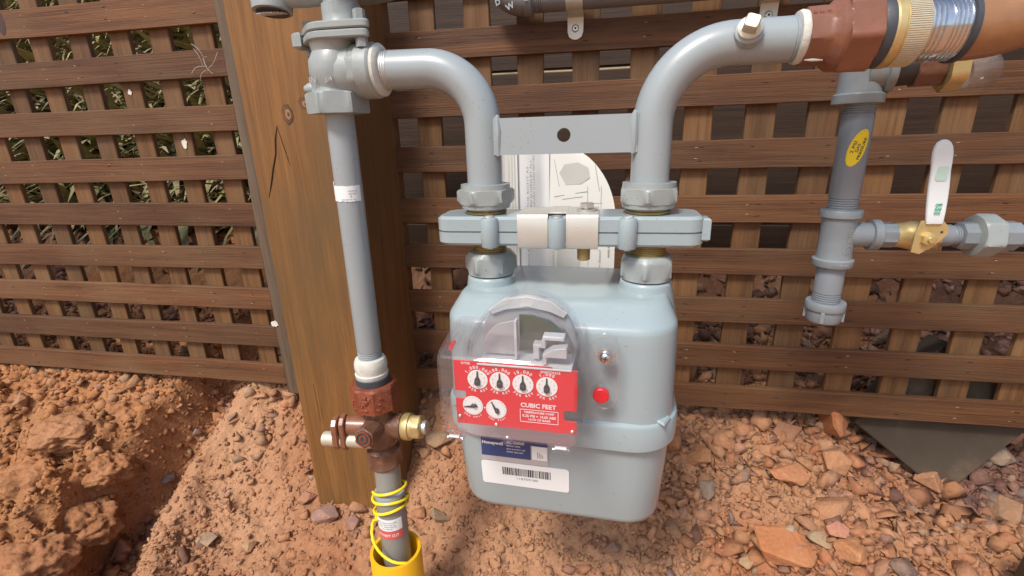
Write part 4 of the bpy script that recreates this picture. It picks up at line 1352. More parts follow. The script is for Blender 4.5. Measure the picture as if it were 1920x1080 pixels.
for (xa, ya, w, h) in ((17, -10.2, 31, .45), (17, -21.6, 31, .45), (1.5, -15.9, .45, 11.4), (32.5, -15.9, .45, 11.4)):
    b.prism(rrect(w, h, .1, 1, xa, ya), pm @ Matrix.Translation((0, 0, .1)), .15)
text(b, 'D773B', pm @ Matrix.Translation((-43, 27.2, .25)), 2.8, 7.5, .02)
text(b, 'DWY7A215', pm @ Matrix.Translation((26.5, 24.6, .25)), 3.0, 15.5, .025)
def arctext(s, cx, cz, rad, centre, step, size, flip=False):
    n = len(s)
    for i, ch in enumerate(s):
        if ch == ' ':
            continue
        a = centre + (-(i - (n - 1) / 2) * step if not flip else (i - (n - 1) / 2) * step)
        ar = math.radians(a)
        rot = ar - PI / 2 if not flip else ar + PI / 2
        text(b, ch, pm @ Matrix.Translation((cx + rad * math.cos(ar), cz + rad * math.sin(ar), .25)) @ Matrix.Rotation(rot, 4, 'Z'), size, None, .03)
DX = [-33.3, -14.6, 4.4, 23.6]
DZ = [13.4, 13.0, 12.6, 12.0]
for x, z, s in zip(DX, DZ, ('1,000,000', '100,000', '10,000', '1,000')):
    arctext(s, x, z, 10.9, 90, 14.0, 3.9)
    arctext('PER REV', x, z, 10.7, 270, 14, 3.0, True)
arctext('ONE HALF', -38.6, -11.6, 10.4, 268, 12, 2.2, True)
arctext('TWO FEET', -18.6, -12.8, 10.4, 272, 12, 2.2, True)
b.prism(circle(.7, 8, -28.6, -12.2), pm @ Matrix.Translation((0, 0, .1)), .15)
b.build('lettering', M['whiteink'], rp_)
b = MB()
for x, z in ((-50.3, -21.8), (-19, -26.6), (44, -26)):
    b.prism(circle(1.5, 14, x, z), pm @ Matrix.Translation((0, 0, 0)), 2.0, .5)
b.build('rivet', M['zinc'], rp_)
def dial(cx, cz, rad, ang, pl, kind, numerals):
    d = MB().prism(circle(rad, 36, cx, cz), pm @ Matrix.Translation((0, 0, .05)), .5, .1).build('dial', M['dial'], gm)
    p = MB()
    mt = pm @ Matrix.Translation((cx, cz, .9)) @ Matrix.Rotation(math.radians(ang), 4, 'Z')
    if kind == 0:
        p.prism([(-2.2, -4.6), (2.2, -4.6), (2.5, -.6), (1.7, 1.6), (.75, 2.6), (.45, pl), (-.45, pl), (-.75, 2.6), (-1.7, 1.6), (-2.5, -.6)], mt, .8, .15)
        p.prism(circle(2.3, 16, 0, -2.2), mt @ Matrix.Translation((0, 0, .8)), 1.6, .3)
    else:
        p.prism([(-1.3, -4.2), (1.6, -3.4), (2.4, 0), (.6, 1.5), (.3, pl), (-.3, pl), (-1.4, .6)], mt, .8, .15)
        p.prism(circle(1.6, 14, .3, -1.4), mt @ Matrix.Translation((0, 0, .8)), 1.2, .3)
    p.build('pointer', M['pointer'], d)
    p = MB()
    if numerals:
        for k in range(10):
            a = math.radians(90 - 36 * k * numerals)
            text(p, str(k), pm @ Matrix.Translation((cx + rad * .72 * math.cos(a), cz + rad * .72 * math.sin(a), .75)), 2.3, None, .0)
    else:
        for k in range(20):
            a = math.radians(18 * k)
            mt = pm @ Matrix.Translation((cx + rad * .86 * math.cos(a), cz + rad * .86 * math.sin(a), .7)) @ Matrix.Rotation(a, 4, 'Z')
            p.prism([(-.5, -.12), (.5, -.12), (.5, .12), (-.5, .12)], mt, .1)
    p.build('numerals' if numerals else 'tick_marks', M['greyink'], d)
for i, (x, z) in enumerate(zip(DX, DZ)):
    dial(x, z, 8.5, (-2, 0, 0, 0)[i], 8.0, 0, 1 if i % 2 else -1)
dial(-38.6, -11.2, 8.7, 100, 7.6, 1, 0)
dial(-18.6, -12.6, 8.7, 28, 8.0, 1, 0)

# counter housing behind the arched window
AX, AZ = -56.5, -164.5
def archout(r, drop, n=22):
    return [(r * math.cos(math.radians(a * 180 / n)), r * math.sin(math.radians(a * 180 / n))) for a in range(n + 1)] + [(-r, -drop), (r, -drop)]
am = lambda y: front(AX, y, AZ)
ch_ = MB().prism(archout(40, 9), am(374), 6, 1).build('counter_housing', M['grayplastic'], gm)
MB().prism([(-36, -6), (-8, -6), (-8, 24), (-22, 20), (-30, 12), (-36, 0)], am(352), 2, .5).build('grey_card', M['grayplastic'], ch_)
MB().prism([(-5, -5), (33, -5), (32, 14), (20, 23), (6, 27), (-5, 27)], am(358), 1.2, .3).build('window', M['greenplastic'], ch_)
MB().box((AX - 6, 349, AZ + 9), (2.0, 8, 33), None, .5).build('divider', M['paleplastic'], ch_)
b = MB()
b.prism([(8, -7), (13, -7), (13, 3), (18, 3), (18, 10), (33, 10), (33, 13.5), (16, 13.5), (14, 6), (8, 6)], am(356), 10, .6)
b.prism([(17, -7), (20, -7), (20, -1), (36, -1), (36, 8), (24, 6), (17, 1)], am(348), 10, .6)
b.build('counter_step', M['paleplastic'], ch_)
MB().box((AX + 2, 350, AZ - 9.5), (76, 30, 1.6), None, .4).build('shelf', M['paleplastic'], ch_)
MB().prism([(-33, 26), (-20, 36), (0, 39.5), (20, 36), (33, 26), (30, 22), (18, 27), (0, 30), (-18, 27), (-30, 22)], am(372), 7, .6).build('arch_band', M['paleplastic'], ch_)

# clear cover: hollow box and hollow arch, both with wall thickness
YC0, YC1 = 313.0, 378.0
def cover_ring(w0, y, x0, x1, z0, z1, rr):
    q = rrect(x1 - x0 - 2 * w0, z1 - z0 - 2 * w0, max(rr - w0, .6), 4, (x0 + x1) / 2, (z0 + z1) / 2)
    return [(p[0], y, p[1]) for p in q]
b = MB()
o_ = [(YC1, -121, -8, -231, -150, 4), (YC1 - 14, -121, -8, -231, -150, 4), (YC0 + 9, -119, -9.5, -229.5, -155.5, 4), (YC0 + 2, -118, -10.5, -228, -158, 4), (YC0, -116, -12, -226, -160, 4)]
outer = [cover_ring(0, *p) for p in o_]
inner = [cover_ring(2.0, p[0] + (2.0 if k == 4 else 0), *p[1:]) for k, p in enumerate(o_)]
b.ring_loft(outer, cap=False)
b.ring_loft(inner, cap=False)
b.f.append(tuple(range(4 * 20, 5 * 20))); b.m.append(0)
b.f.append(tuple(reversed(range(9 * 20, 10 * 20)))); b.m.append(0)
for k in range(20):
    b.f.append((k, (k + 1) % 20, 100 + (k + 1) % 20, 100 + k)); b.m.append(0)
cv = b.build('clear_cover', M['clear'], gm, ang=25)
b = MB()
def arch_ring(r, y, drop, n=26):
    return [(AX + r * math.cos(math.radians(k * 180 / n)), y, AZ + r * math.sin(math.radians(k * 180 / n))) for k in range(n + 1)]
# arch shell: outer skin, front face, inner skin
pr = [(43.5, 379), (43, 340), (42.3, 332), (39, 327.5), (0.6, 324)]
prin = [(0.6, 325.8), (37.6, 329.3), (40.2, 334), (41, 341), (41.4, 379)]
rr_ = [arch_ring(r, y, 0) for r, y in pr + prin]
n = len(rr_[0]); base = 0
for q in rr_:
    b.v.extend(q)
for i in range(len(rr_) - 1):
    for j in range(n - 1):
        b.f.append((i * n + j, i * n + j + 1, (i + 1) * n + j + 1, (i + 1) * n + j)); b.m.append(0)
av = b.build('arch_cover', M['smoke'], gm, ang=30)
MB().tube([(AX + 42.2 * math.cos(math.radians(a)), 333, AZ + 42.2 * math.sin(math.radians(a))) for a in range(0, 181, 6)], 1.5, 10).build('rim', M['smoke'], av)
b = MB()
text(b, 'AMERICAN METER', front(AX - 2, 322, AZ + 31, 0, -.15), 3.6, 24, 0)
b.build('moulded_lettering', M['smoke'], av)
# cover tabs: two latches, their highlights as pale strips, and a round pip on the lower rim
for x in (-108, -22):
    MB().box((x, YC0 + 8, -232), (14, 14, 4.5), None, 1.2).build('latch_and_glint', M['smoke'], cv)
    MB().box((x, YC0 + 1.0, -228.8), (9, 3, 1.4), None, .5).build('latch_and_glint', M['paleplastic'], cv)  # pale strip painting the white highlight on each latch
MB().lathe([(0, 4.2), (1.5, 4.2), (2.5, 3.2)], (-63, YC0 - .3, -225.5), (0, -1, 0), 24).build('pip', M['smoke'], cv)
# side ear: moulded clear plate with the cover screw and red seal
ear = [(-10, 12), (-4, 22), (4, 25), (11, 21), (15, 10), (15.5, -34), (12, -42), (4, -46), (-4, -44), (-10, -36)]
em = front(5, 366, -177)
ey = MB().prism(ear, em, 2.4, .5).build('cover_ear', M['smoke'], gm)
MB().tube([em @ Vector((x * .93 + .2, y * .95, 3.0)) for x, y in ear[1:9]], 1.0, 8).build('ear_rim', M['smoke'], ey)
MB().lathe([(2, 9), (6, 8.2)], em @ Vector((2.5, 5, 0)), (0, -1, 0), 28).build('screw_cup', M['smoke'], ey)
sc = MB().lathe([(2, 6.5), (3.5, 6.5), (3.6, 4.8), (6.5, 4.6), (8, 3.6), (8.6, 2.2)], em @ Vector((3, 4.5, 0)), (0, -1, 0), 28).build('screw', M['chrome'], gm)
b = MB()
for a in (0.2, 0.2 + PI / 2):
    b.box(em @ Vector((3, 4.5, 8.6)), (4.4, .8, .9), Matrix.Rotation(a, 3, 'Y'), .15)
b.build('cross_slot', M['ink'], sc)
MB().lathe([(1.5, 8.6), (5, 8.6), (7.2, 7.6)], em @ Vector((.5, -29, 0)), (0, -1, 0), 30).build('seal_cup', M['smoke'], gm)
MB().lathe([(5.2, 6.6), (8.6, 6.6), (9.3, 5.8)], em @ Vector((.5, -29, 0)), (0, -1, 0), 30).build('red_seal', M['redplug'], gm)
for (x, z, nn) in ((-118, -170, 1),):
    MB().box((-119.5, 362, -168), (5, 20, 18), Matrix.Rotation(.5, 3, 'Y'), 1.2).build('side_clip', M['smoke'], cv)
    MB().box((-119.0, 352, -167), (3, 4, 9), Matrix.Rotation(.5, 3, 'Y'), .8).build('red_seal', M['redplug'], gm)

gm.rotation_euler.z = math.radians(-2.4)
gm.location.x += .0015

# ------------------------------------------------------------------ papers tucked behind the meter
def sheet(x0, x1, z0, z1, y, curve, top=None, n=18, m=16):
    b = MB()
    rows = []
    for i in range(n + 1):
        t = i / n
        row = []
        for j in range(m + 1):
            s = j / m
            xa, xb = x0, x1
            z = z0 + (z1 - z0) * t
            if top:
                xa, xb = top(t, x0, x1)
            x = xa + (xb - xa) * s
            row.append((x, y + curve(s, t), z))
        rows.append(row)
    V, F = [], []
    w = m + 1
    for side in (0, .5):
        for row in rows:
            V += [(p[0], p[1] + side, p[2]) for p in row]
    N = (n + 1) * w
    for i in range(n):
        for j in range(m):
            a = i * w + j
            F += [(a, a + 1, a + w + 1, a + w), (N + a, N + a + w, N + a + w + 1, N + a + 1)]
    for i in range(n):
        for a in (i * w, i * w + m):
            F.append((a, a + w, N + a + w, N + a))
    for j in range(m):
        for a in (j, n * w + j):
            F.append((a, a + 1, N + a + 1, N + a))
    return b.add_mesh(V, F)
YPp = 585.0
lf = thing('folded_leaflet', 'folded white leaflet of vertical print rolled behind the left of the meter', 'leaflet', (-92, YPp, -180))
c1 = lambda s, t: -9 * math.sin(min(1, s * 1.15) * PI) + 4 * s
o = sheet(-124, -64, -215, -14, YPp, c1, lambda t, a, c: (a + 3 * math.sin(t * 3), c)).build('page', M['paperwhite'], lf)
o2 = sheet(-129, -112, -205, -20, YPp + 3, lambda s, t: 5 * s, lambda t, a, c: (a + 5 * math.sin(7 * t), c)).build('page', M['paperwhite'], lf)
o3 = sheet(-116, -100, -213, -12, YPp - 10, lambda s, t: 2 - 3 * s, None).build('page', M['paper'], lf)
b = MB()
def vtext(mb, s, x, z, size, width, y, bold=.0):
    text(mb, s, front(x, y, z, PI / 2), size, width, bold)
for x, s, zz, w in ((-84, 'THIS STANDARD IS USED BY ALL', -75, 96), (-80.5, 'THIS STANDARD IS CLEAN BEFORE', -62, 80), (-88, 'REGULATOR UNDER THE RIGHT AS', -95, 120), (-84, 'A CONNECTION TIME', -190, 44), (-80.5, 'THE STANDARD LABEL', -185, 40)):
    vtext(b, s, x, zz, 3.4, w, YPp - 11.0, .005)
b.build('lettering', M['greyink'], o)
b = MB()
for k, x in enumerate((-120, -117, -111, -107, -103.5)):
    b.box((x, YPp - 11.6 if x > -116 else YPp - 4, -110), (.5, .2, 190), None, .05)
b.build('printed_rules', M['paleink'], o3)
bk = thing('instruction_booklet', 'cream instruction booklet with curved top and drawings behind the meter', 'booklet', (-22, YPp, -190))
def btop(t, a, c):
    z = t
    # right edge bends over towards the top
    return a, a + (c - a) * (1 if t < .55 else max(.36, math.sqrt(max(.0, 1 - ((t - .55) / .47) ** 2))))
c2 = lambda s, t: 3 - 5 * s + 6 * s * s + 8 * max(0, t - .5)
pg = sheet(-64, 16, -215, -13, YPp, c2, btop, 30).build('page', M['paper'], bk)
b = MB()
def on_page(x, z):
    s = (x + 64) / 80; t = (z + 215) / 202
    return YPp + c2(max(0, min(1, s)), t) - .35
def ppoly(pts, mt):
    q = MB()
    q.prism(pts, Matrix.Translation((0, 0, 0)), .1)
    return q
def printpoly(mb, pts):
    vs = [(x, on_page(x, z), z) for x, z in pts]
    mb.add_mesh(vs, [tuple(range(len(vs)))])
gp = MB()
gp2 = MB()
printpoly(gp, [(-55, -158), (-42, -163), (-26, -158), (-24, -142), (-26, -133), (-40, -130), (-54, -134)])
printpoly(gp2, [(-52, -44), (-44, -58), (-26, -57), (-16, -50), (-18, -38), (-30, -32), (-46, -34)])
gp.build('drawing', M['greyprint'], pg)
gp2.build('drawing', M['greyprint'], pg)
ln = MB()
rl = MB()
for (x0, z0, x1, z1, w) in ((-58, -72, -18, -66, .8), (-48, -75, -24, -72, .6), (-58, -28, -52, -60, .5), (-10, -35, -4, -66, .5), (-15, -80, 0, -80, .4), (-15, -92, 0, -92, .4), (-18, -60, -18, -92, .4), (-2, -60, -2, -92, .4), (-30, -175, -4, -176, .5), (-30, -168, -30, -182, .5), (-16, -150, -16, -182, .5), (-8, -160, 2, -160, .5)):
    d = Vector((x1 - x0, z1 - z0)).normalized(); nx, nz = -d.y * w / 2, d.x * w / 2
    printpoly(rl, [(x0 + nx, z0 + nz), (x1 + nx, z1 + nz), (x1 - nx, z1 - nz), (x0 - nx, z0 - nz)])
ln = MB()
vtext(ln, 'THIS SIDE UP TOP', -59, -145, 2.2, 30, YPp + 1.5)
ln.build('lettering', M['greyink'], pg)
ln = MB()
vtext(ln, 'Meter Stand', -2, -155, 3.2, 36, YPp + 1.0, .01)
ln.build('lettering', M['greyink'], pg)
ln = MB()
vtext(ln, 'ANSI Standard', 9, -132, 3.6, 30, YPp + 3.0, .01)
ln.build('lettering', M['greyink'], pg)
rl.build('printed_rules', M['greyink'], pg)['kind'] = 'stuff'

# ------------------------------------------------------------------ right hand union and copper elbow
un = thing('pipe_union', 'large red brown hex union with knurled brass ring on the right bend', 'union', (185, YA, 40))
UZ = 67.0
A = (1, 0, 0)
def ux(prof, name, mat, n=60, par=un, **k):
    return MB().lathe(prof, (0, YA, UZ), A, n, **k).build(name, M[mat], par)
tp = ux([(144, 16), (144.5, 18.6), (147, 19.6), (150, 19), (151, 18)], 'sealant_ring', 'dope')
tl = ux([(149.5, 18), (150, 19.4, 8, 20.9), (162, 19.8, 8, 21.3), (165.5, 21), (168.5, 24), (171, 26), (174.5, 26)], 'tail_piece', 'union', 64, ph=.2)
b = MB()
text(b, 'B U C', Matrix.Translation((157, YA - 14.6, UZ + 14.6)) @ Matrix.Rotation(math.radians(-48), 4, 'X') @ Matrix(((1, 0, 0, 0), (0, 0, -1, 0), (0, 1, 0, 0), (0, 0, 0, 1))), 4.6, 12, .03)
b.build('casting_mark', M['rust'], tl)
b = MB().tube([(150, YA - 11, UZ - 17.4), (156, YA - 11.2, UZ - 17.8), (163, YA - 11, UZ - 18.2)], [.8, 1.3, .7], 8)
b.build('sealant_smear', M['dope'], tl)
ux([(173, 25.5), (174, 25.6, 6, 28.2), (175.5, 25.6, 6, 99), (194, 25.6, 6, 99), (195.5, 25.6, 6, 28.2), (196.5, 25)], 'hex_nut', 'union', 72, ph=.3491)
ux([(196, 24.5), (197, 25.2), (203.5, 25.2), (204.5, 24)], 'dark_ring', 'gasket')
kr = ux([(203.5, 24.5), (205, 25.6), (209.5, 25.6), (210.5, 24.4), (226, 24.4), (227, 23)], 'brass_ring', 'brass')
b = MB()
for k in range(104):
    a = 2 * PI * k / 104
    b.box((218.5, YA + 24.5 * math.cos(a), UZ + 24.5 * math.sin(a)), (14, 1.0, 1.0), Matrix.Rotation(a, 3, 'X'), .15)
b.build('knurl', M['palebrass'], kr).__setitem__('kind', 'stuff')
ux([(226, 20.5)] + [(226.5 + t, r) for t, r in threads(0, 10, 22.2, 3.2, 1.5)] + [(237, 21.2), (241, 21.2)] + [(241.5 + t, r) for t, r in threads(0, 11, 22.4, 2.8, 1.3)] + [(254, 21)], 'threaded_nipple', 'chrome')
ux([(252.5, 21.5), (253.5, 24), (257, 24), (258, 22)], 'end_gasket', 'gasket')
ce = thing('copper_elbow', 'brown copper coloured elbow curving up at the upper right corner', 'pipe', (270, YA, 66))
path = [(257, YA, UZ), (266, YA, UZ)] + [(266 + 62 * math.sin(math.radians(a)), YA - .0, UZ + 62 - 62 * math.cos(math.radians(a))) for a in range(4, 91, 4)] + [(328, YA, 150), (328, YA, 190)]
MB().tube(path, [22.8] * 2 + [22.4] * (len(path) - 2), 40).build('elbow', M['copper'], ce)

# ------------------------------------------------------------------ branch fittings behind the union
YD = 530.0
XD = 234.0
br = thing('branch_tee', 'grey tee fitting with black side branch behind the red brown union', 'tee', (XD, YD, 22))
MB().lathe([(19, 16), (19.5, 21), (27, 21.3), (28.5, 18.5), (36, 18), (60, 18), (62, 21), (68, 21)], (XD - 3, YD, 0), (0, 0, 1), 40).build('body', M['castdark'], br)
MB().lathe([(0, 17.5), (14, 16.5), (15, 19.2), (21, 19.4), (22, 17)], (XD - 3, YD - 3, 46), (1, -.12, .04), 40).build('side_collar', M['castdark'], br)
MB().lathe([(-1, 14), (1, 14.5), (17, 13.4), (30, 13.4)], (XD + 18, YD - 6, 46.6), (1, -.12, .02), 32).build('black_nipple', M['black'], br)
MB().lathe([(0, 14.6), (1, 15.4, 8, 16.3), (20, 15.4, 8, 16.3), (21, 14)], (XD + 33, YD - 8, 47), (1, -.12, .02), 48).build('brown_coupling', M['boardwood'] if False else M['valvebody'], br)
MB().lathe([(0, 13), (.5, 18.5, 6, 20.5), (13, 18.5, 6, 20.5), (14, 15)], (XD + 55, YD - 10, 46), (1, -.12, .02), 48).build('brass_nut', M['brass'], br)
cf = thing('plastic_fitting', 'clear plastic cap fitting hanging under the copper coloured elbow', 'fitting', (316, 520, 40))
MB().shell([(0, 13), (18, 13.5), (20, 12.2), (21.5, 8), (20.5, 7.4), (18.5, 11), (17.5, 12), (1, 11.6)], (308, 520, 41), (1, -.12, .12), 32).build('cup', M['clearcup'], cf)
MB().lathe([(-8, 9), (-6, 11.5), (0, 11.5)], (306, 520, 41), (1, -.12, .12), 28).build('plug', M['greyprint'], cf)

# ------------------------------------------------------------------ right drop pipe, tee and drip leg
dp = thing('drop_pipe', 'grey vertical pipe with yellow oval sticker in front of the right lattice', 'pipe', (XD, YD, -82))
MB().lathe([(20, 13)] + [(19 - t, r) for t, r in threads(0, 9, 13.2, 2.1, .8)] + [(9.5, 13.4), (-66, 13.4)] + [(-66.5 - t, r) for t, r in threads(0, 12, 13.2, 2.3, .9)] + [(-81, 13)], (XD, YD, 0), (0, 0, 1), 40).build('pipe', M['pipedark'], dp)
b = MB()
po = Vector((XD, YD, -20))
def wr(rad, tilt, cx=0, cz=0):
    c, s = math.cos(tilt), math.sin(tilt)
    def f(p):
        x, z = p.x * c - p.y * s + cx, p.x * s + p.y * c + cz
        a = x / rad
        return po + Vector((rad * math.sin(a), -rad * math.cos(a), z))
    return f
g = wr(13.75, -.27, -1.5, 0)
ring = [Vector((7.2 * math.cos(2 * PI * k / 40), 17.3 * math.sin(2 * PI * k / 40), 0)) for k in range(40)]
V = []; F = []
NR = 7
for k in range(NR):
    V += [g(p * (1 - k / NR)) for p in ring]
V.append(g(Vector((0, 0, 0))))
for k in range(NR - 1):
    for j in range(40):
        F.append((k * 40 + j, k * 40 + (j + 1) % 40, (k + 1) * 40 + (j + 1) % 40, (k + 1) * 40 + j))
for j in range(40):
    F.append(((NR - 1) * 40 + j, (NR - 1) * 40 + (j + 1) % 40, NR * 40))
b.add_mesh(V, F)
# rim down to the pipe so the sticker has thickness
g0 = wr(13.38, -.27, -1.5, 0)
q = len(b.v)
b.v += [tuple(g0(p)) for p in ring]
for j in range(40):
    b.f.append((j, (j + 1) % 40, q + (j + 1) % 40, q + j)); b.m.append(0)
st_ = b.build('sticker', M['yellowsticker'], dp)
b = MB()
for s, off, w in (('2 PSI', 3.5, 11), ('GAS', 0, 8), ('PRESSURE', -3.6, 20)):
    g2 = wr(13.9, PI / 2 - .27 + .05, -1.5, 0)
    text(b, s, None, 3.4, w, .02, wrap=lambda p, g2=g2, off=off: g2(Vector((p.x, p.y + off, 0))))
b.build('lettering', M['ink'], st_)

te = thing('pipe_tee', 'grey malleable tee with raised cast letters on the right drop pipe', 'tee', (XD, YD, -135))
tb = MB().lathe([(-136.5, 13), (-136.3, 18), (-135, 18.6), (-129.5, 18.6), (-128, 16.2), (-122, 15.5), (-92, 15.5), (-87, 16.2), (-86, 18.4), (-80, 18.6), (-78.8, 18), (-78.6, 13)], (XD, YD, 0), (0, 0, 1), 44)
tb.tube([(XD + 4, YD, -104.5), (XD + 24, YD, -104.5), (XD + 29, YD, -104.5)], [13.5, 12.2, 12.2], 32)
bo = tb.build('body', M['castdark'], te)
MB().lathe([(0, 12), (.6, 15.2), (7.5, 15.4), (8.5, 14), (8.6, 9)], (XD + 28, YD, -104.5), (1, 0, 0), 40).build('side_collar', M['castdark'], te)
b = MB()
po2 = Vector((XD, YD, -105))
def cyl(rad, rot, cx, cz):
    c, s = math.cos(rot), math.sin(rot)
    def f(p):
        x, z = p.x * c - p.y * s + cx, p.x * s + p.y * c + cz
        a = x / rad
        return Vector((po2.x + rad * math.sin(a), po2.y - rad * math.cos(a), po2.z + z))
    return f
for rad in (15.7, 16.1):
    text(b, 'BIB', None, 6.2, 13, .02, wrap=cyl(rad, PI / 2, 6.5, 2))
    text(b, 'G', None, 5.4, 4.2, .03, wrap=cyl(rad, PI / 2, 6.5, -13.0))
    h0 = cyl(rad, 0, 6.0, -12.6)
    V = []; F = []
    for k in range(28):
        a = 2 * PI * k / 28
        V += [h0(Vector((4.6 * math.cos(a), 4.6 * math.sin(a), 0))), h0(Vector((3.9 * math.cos(a), 3.9 * math.sin(a), 0)))]
    for k in range(28):
        F.append((2 * k, 2 * k + 1, (2 * k + 3) % 56, (2 * k + 2) % 56))
    b.add_mesh(V, F)
    text(b, 'CHINA', None, 3.6, 15, .02, wrap=(lambda rr: (lambda p: Vector((po2.x + rr * math.sin(p.x / rr + .02), po2.y - rr * math.cos(p.x / rr + .02), -132.2 + p.y))))(rad + 3.1))
b.build('cast_letters', M['cast'], bo)
dl = thing('drip_leg', 'short grey pipe stub with ribbed end cap under the right tee', 'pipe', (XD, YD, -196))
MB().lathe([(-136, 12.6), (-138, 13.1), (-164, 13.1)] + [(-164.5 - t, r) for t, r in threads(0, 11, 13.1, 2.3, .9)] + [(-178, 12.6)], (XD, YD, 0), (0, 0, 1), 40).build('nipple', M['pipedark'], dl)
cpp = MB().lathe([(-197.5, 13), (-197, 15.4), (-195, 16.6), (-184, 16.8), (-183.5, 18.4), (-182, 18.8), (-176.5, 18.8), (-175.2, 18.2), (-175, 13)], (XD + .5, YD, 0), (0, 0, 1), 44).build('end_cap', M['castdark'], dl)
for k in range(4):
    a = math.radians(-115 + 90 * k)
    MB().box((XD + .5 + 17.0 * math.cos(a), YD + 17.0 * math.sin(a), -189.6), (3.2, 3.4, 12.5), Matrix.Rotation(a, 3, 'Z'), .7).build('rib', M['castdark'], cpp)

# ------------------------------------------------------------------ ball valve run
bv = thing('ball_valve', 'brass ball valve with upright white lever handle on the right branch', 'valve', (312, YD, -104.5))
VZ = -104.5
def vx_(prof, name, mat, par=bv, n=48, **k):
    return MB().lathe(prof, (0, YD, VZ), A, n, **k).build(name, M[mat], par)
vx_([(260, 9)] + [(262 + t, r) for t, r in threads(0, 8, 9.6, 2.2, .9)] + [(271, 9)], 'nipple', 'darkpipe')
vx_([(270, 9.5), (271, 11.6, 8, 12.6), (283.5, 11.6, 8, 12.6), (284.5, 11)], 'hex_end', 'pipedark')
vx_([(284, 11), (285, 12), (290, 12.2), (293, 12.8), (298, 14), (307, 14.2), (312, 12.8), (313, 11.4, 8, 12.6), (321, 11.4, 8, 12.6), (322, 10)], 'body', 'brass')
MB().lathe([(0, 8.5), (8, 8), (12, 7.5)], (303, YD - 10, VZ), (0, -1, 0), 28).build('stem_boss', M['oldbrass'], bv)
hd = MB()
hm = front(301, YD - 21, VZ + 1)
hd.prism([(-11, -13), (-4, -15), (6, -8), (16, 4), (16, 11), (10, 17), (-8, 17), (-10, 9)], hm, 2.2, .4)
hp = hd.build('handle_plate', M['brass'], bv)
MB().lathe([(0, 5.4, 6), (4.6, 5.4, 6), (5, 4.6), (5.2, 2.8), (7.5, 2.6)], hm @ Vector((0, 0, 2.2)), (0, -1, 0), 36).build('stem_nut', M['brass'], hp)
MB().lathe([(2.15, 1.2), (2.5, 1.2)], hm @ Vector((10.5, 6.5, 0)), (0, -1, 0), 12).build('stop_hole', M['ink'], hp)
# lever with a slim waist and rounded vinyl tip, bent outwards a little
b = MB()
rings = []
for t, w, th in ((0, 7.6, 1.2), (3, 8.3, 1.9), (12, 9.0, 2.1), (22, 9.4, 2.2), (34, 9.6, 2.3), (44, 9.1, 2.3), (50, 8.9, 2.3), (56, 9.3, 2.4), (64, 9.2, 2.4), (69, 8.2, 2.3), (72.5, 6.2, 2.1), (74.5, 3.6, 1.7), (75.2, 1.2, .9)):
    c = hm @ Vector((2.0 - .12 * t, 14.5 + t, 3.0 + .035 * t))
    q = rrect(1.76 * w, 2 * th, min(th * .95, w * .9), 4)
    rings.append([(c.x + p[0], c.y + p[1], c.z) for p in q])
hl = b.ring_loft(rings).build('lever', M['white'], bv, ang=50)
b = MB()
b.prism(rrect(9.5, 13, 2.5, 4), hm @ Matrix.Translation((-3.2, 14.5 + 46, 7.1)), .2)
b.build('pale_print', M['palegreen'], hl)
b = MB()
for s, zz, w in (('OFF', 25.5, 5.5), ('GAS', 22.0, 5.5), ('WOG', 18.2, 5.2)):
    text(b, s, hm @ Matrix.Translation((.6, 14.5 + zz - 8, 6.3)), 3.6, w, .05)
b.build('green_print', M['greenink'], hl)
rn = thing('small_union', 'grey hex union on the right branch beside the brass valve', 'union', (372, YD, VZ))
MB().lathe([(320, 9), (321, 10.6), (332, 10.6), (333, 9.6)] + [(333.5 + t, r) for t, r in threads(0, 6, 9.8, 2, .8)] + [(341, 9)], (0, YD, VZ), A, 40).build('nipple', M['pipedark'], rn)
vx_([(339, 9.5), (340, 12.2, 8, 13.2), (352, 12.6, 8, 13.6), (353, 12)], 'tail', 'castdark', rn)
vx_([(351, 14), (352, 19.5), (353.5, 18.2, 6, 20.2), (354.8, 18.2, 6, 99), (368, 18.2, 6, 99), (369.2, 18.2, 6, 20), (370.5, 17)], 'hex_nut', 'cast', rn, 60, ph=.2094)
vx_([(370, 10), (370.5, 13.2, 8, 14.3), (386, 13.2, 8, 14.3), (387, 12)], 'far_tail', 'castdark', rn)
vx_([(386, 10), (387, 10.6), (620, 10.6)], 'outlet_pipe', 'pipedark', rn)

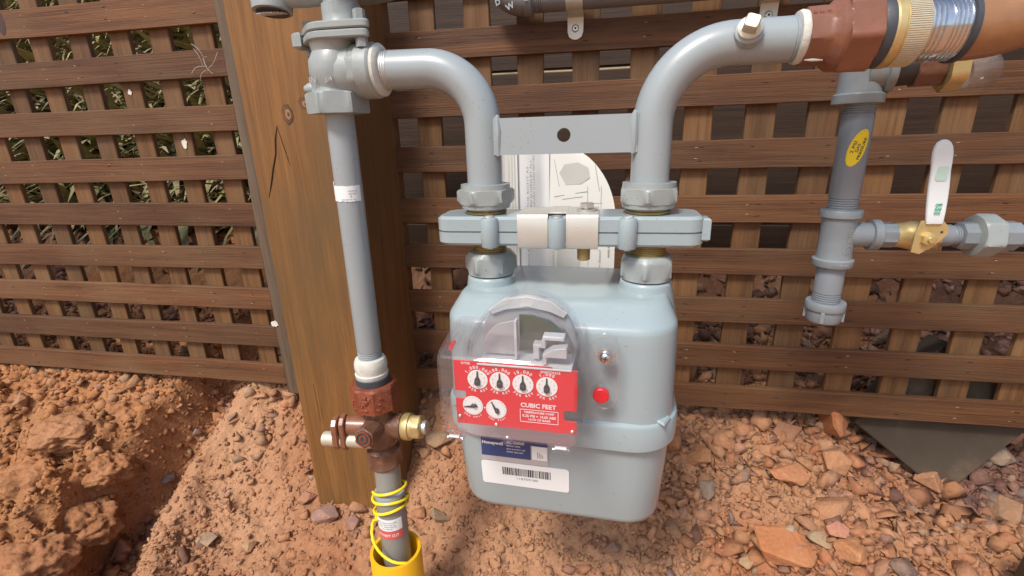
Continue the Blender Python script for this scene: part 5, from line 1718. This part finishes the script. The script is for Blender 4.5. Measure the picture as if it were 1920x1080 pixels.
# ------------------------------------------------------------------ pipe strapped along the top of the lattice
op = thing('overhead_pipe', 'dark grey pipe with elbow strapped along the top of the lattice', 'pipe', (50, 690, 166))
PZ_ = 167.0
YO = 694.0
path = [(-138, YO, 260), (-138, YO, 196)] + [(-106 - 32 * math.sin(math.radians(a)), YO, 199 - 32 * math.cos(math.radians(a))) for a in range(88, -1, -8)]
MB().tube(path, 19.5, 32).build('elbow', M['darkpipe'], op)
MB().lathe([(0, 17), (.5, 20.5), (11, 20.8), (12, 18)] + [(12.3 + t, r) for t, r in threads(0, 13, 16.8, 2.4, 1)] + [(27, 16.7), (900, 16.7)], (-107, YO, PZ_), A, 40).build('pipe', M['darkpipe'], op)
b = MB()
text(b, 'W', front(-122, YO - 19.2, 156, .4), 10, bold=.03)
text(b, 'D', front(-138, YO - 17, 162, .3), 9, bold=.03)
text(b, 'M', front(-101, YO - 20.9, 163, PI / 2), 7, bold=.02)
b.build('cast_letters', M['pipe'], op)
for x in (-42, 196):
    s_ = thing('pipe_strap', 'galvanised strap holding the overhead pipe %s' % ('near the meter' if x < 0 else 'above the red brown union'), 'strap', (x, 715, 130), 'straps of the overhead pipe')
    b = MB()
    prof = []
    for a in range(-90, 100, 12):
        prof.append((YO - 17.6 * math.cos(math.radians(a)), PZ_ + 17.6 * math.sin(math.radians(a))))
    prof = [(718.2, 138), (717, 147), (YO + 8, 150)] + prof + [(YO + 12, PZ_ + 18)]
    rings = [[(xx, y, z) for y, z in prof] + [(xx, y + 1.2, z + .6) for y, z in reversed(prof)] for xx in (x - 10.5, x + 10.5)]
    b.ring_loft(rings)
    b.build('band', M['galv'], s_)
    mt = front(x, 719.6, 140)
    tb_ = MB().prism([(10.5, 10), (10.5, -10), (8.5, -16), (4, -19), (0, -19.8), (-4, -19), (-8.5, -16), (-10.5, -10), (-10.5, 10)], mt, 1.6, .3).build('tab', M['galv'], s_)
    sc_ = MB().lathe([(1.5, 4.8), (2.5, 4.8), (3.8, 3)], mt @ Vector((0, -6, 0)), (0, -1, 0), 20).build('screw', M['zinc'], tb_)
    MB().lathe([(3.7, 1.5), (4.0, 1.5)], mt @ Vector((0, -6, 0)), (0, -1, 0), 10).build('screw_recess', M['ink'], tb_)
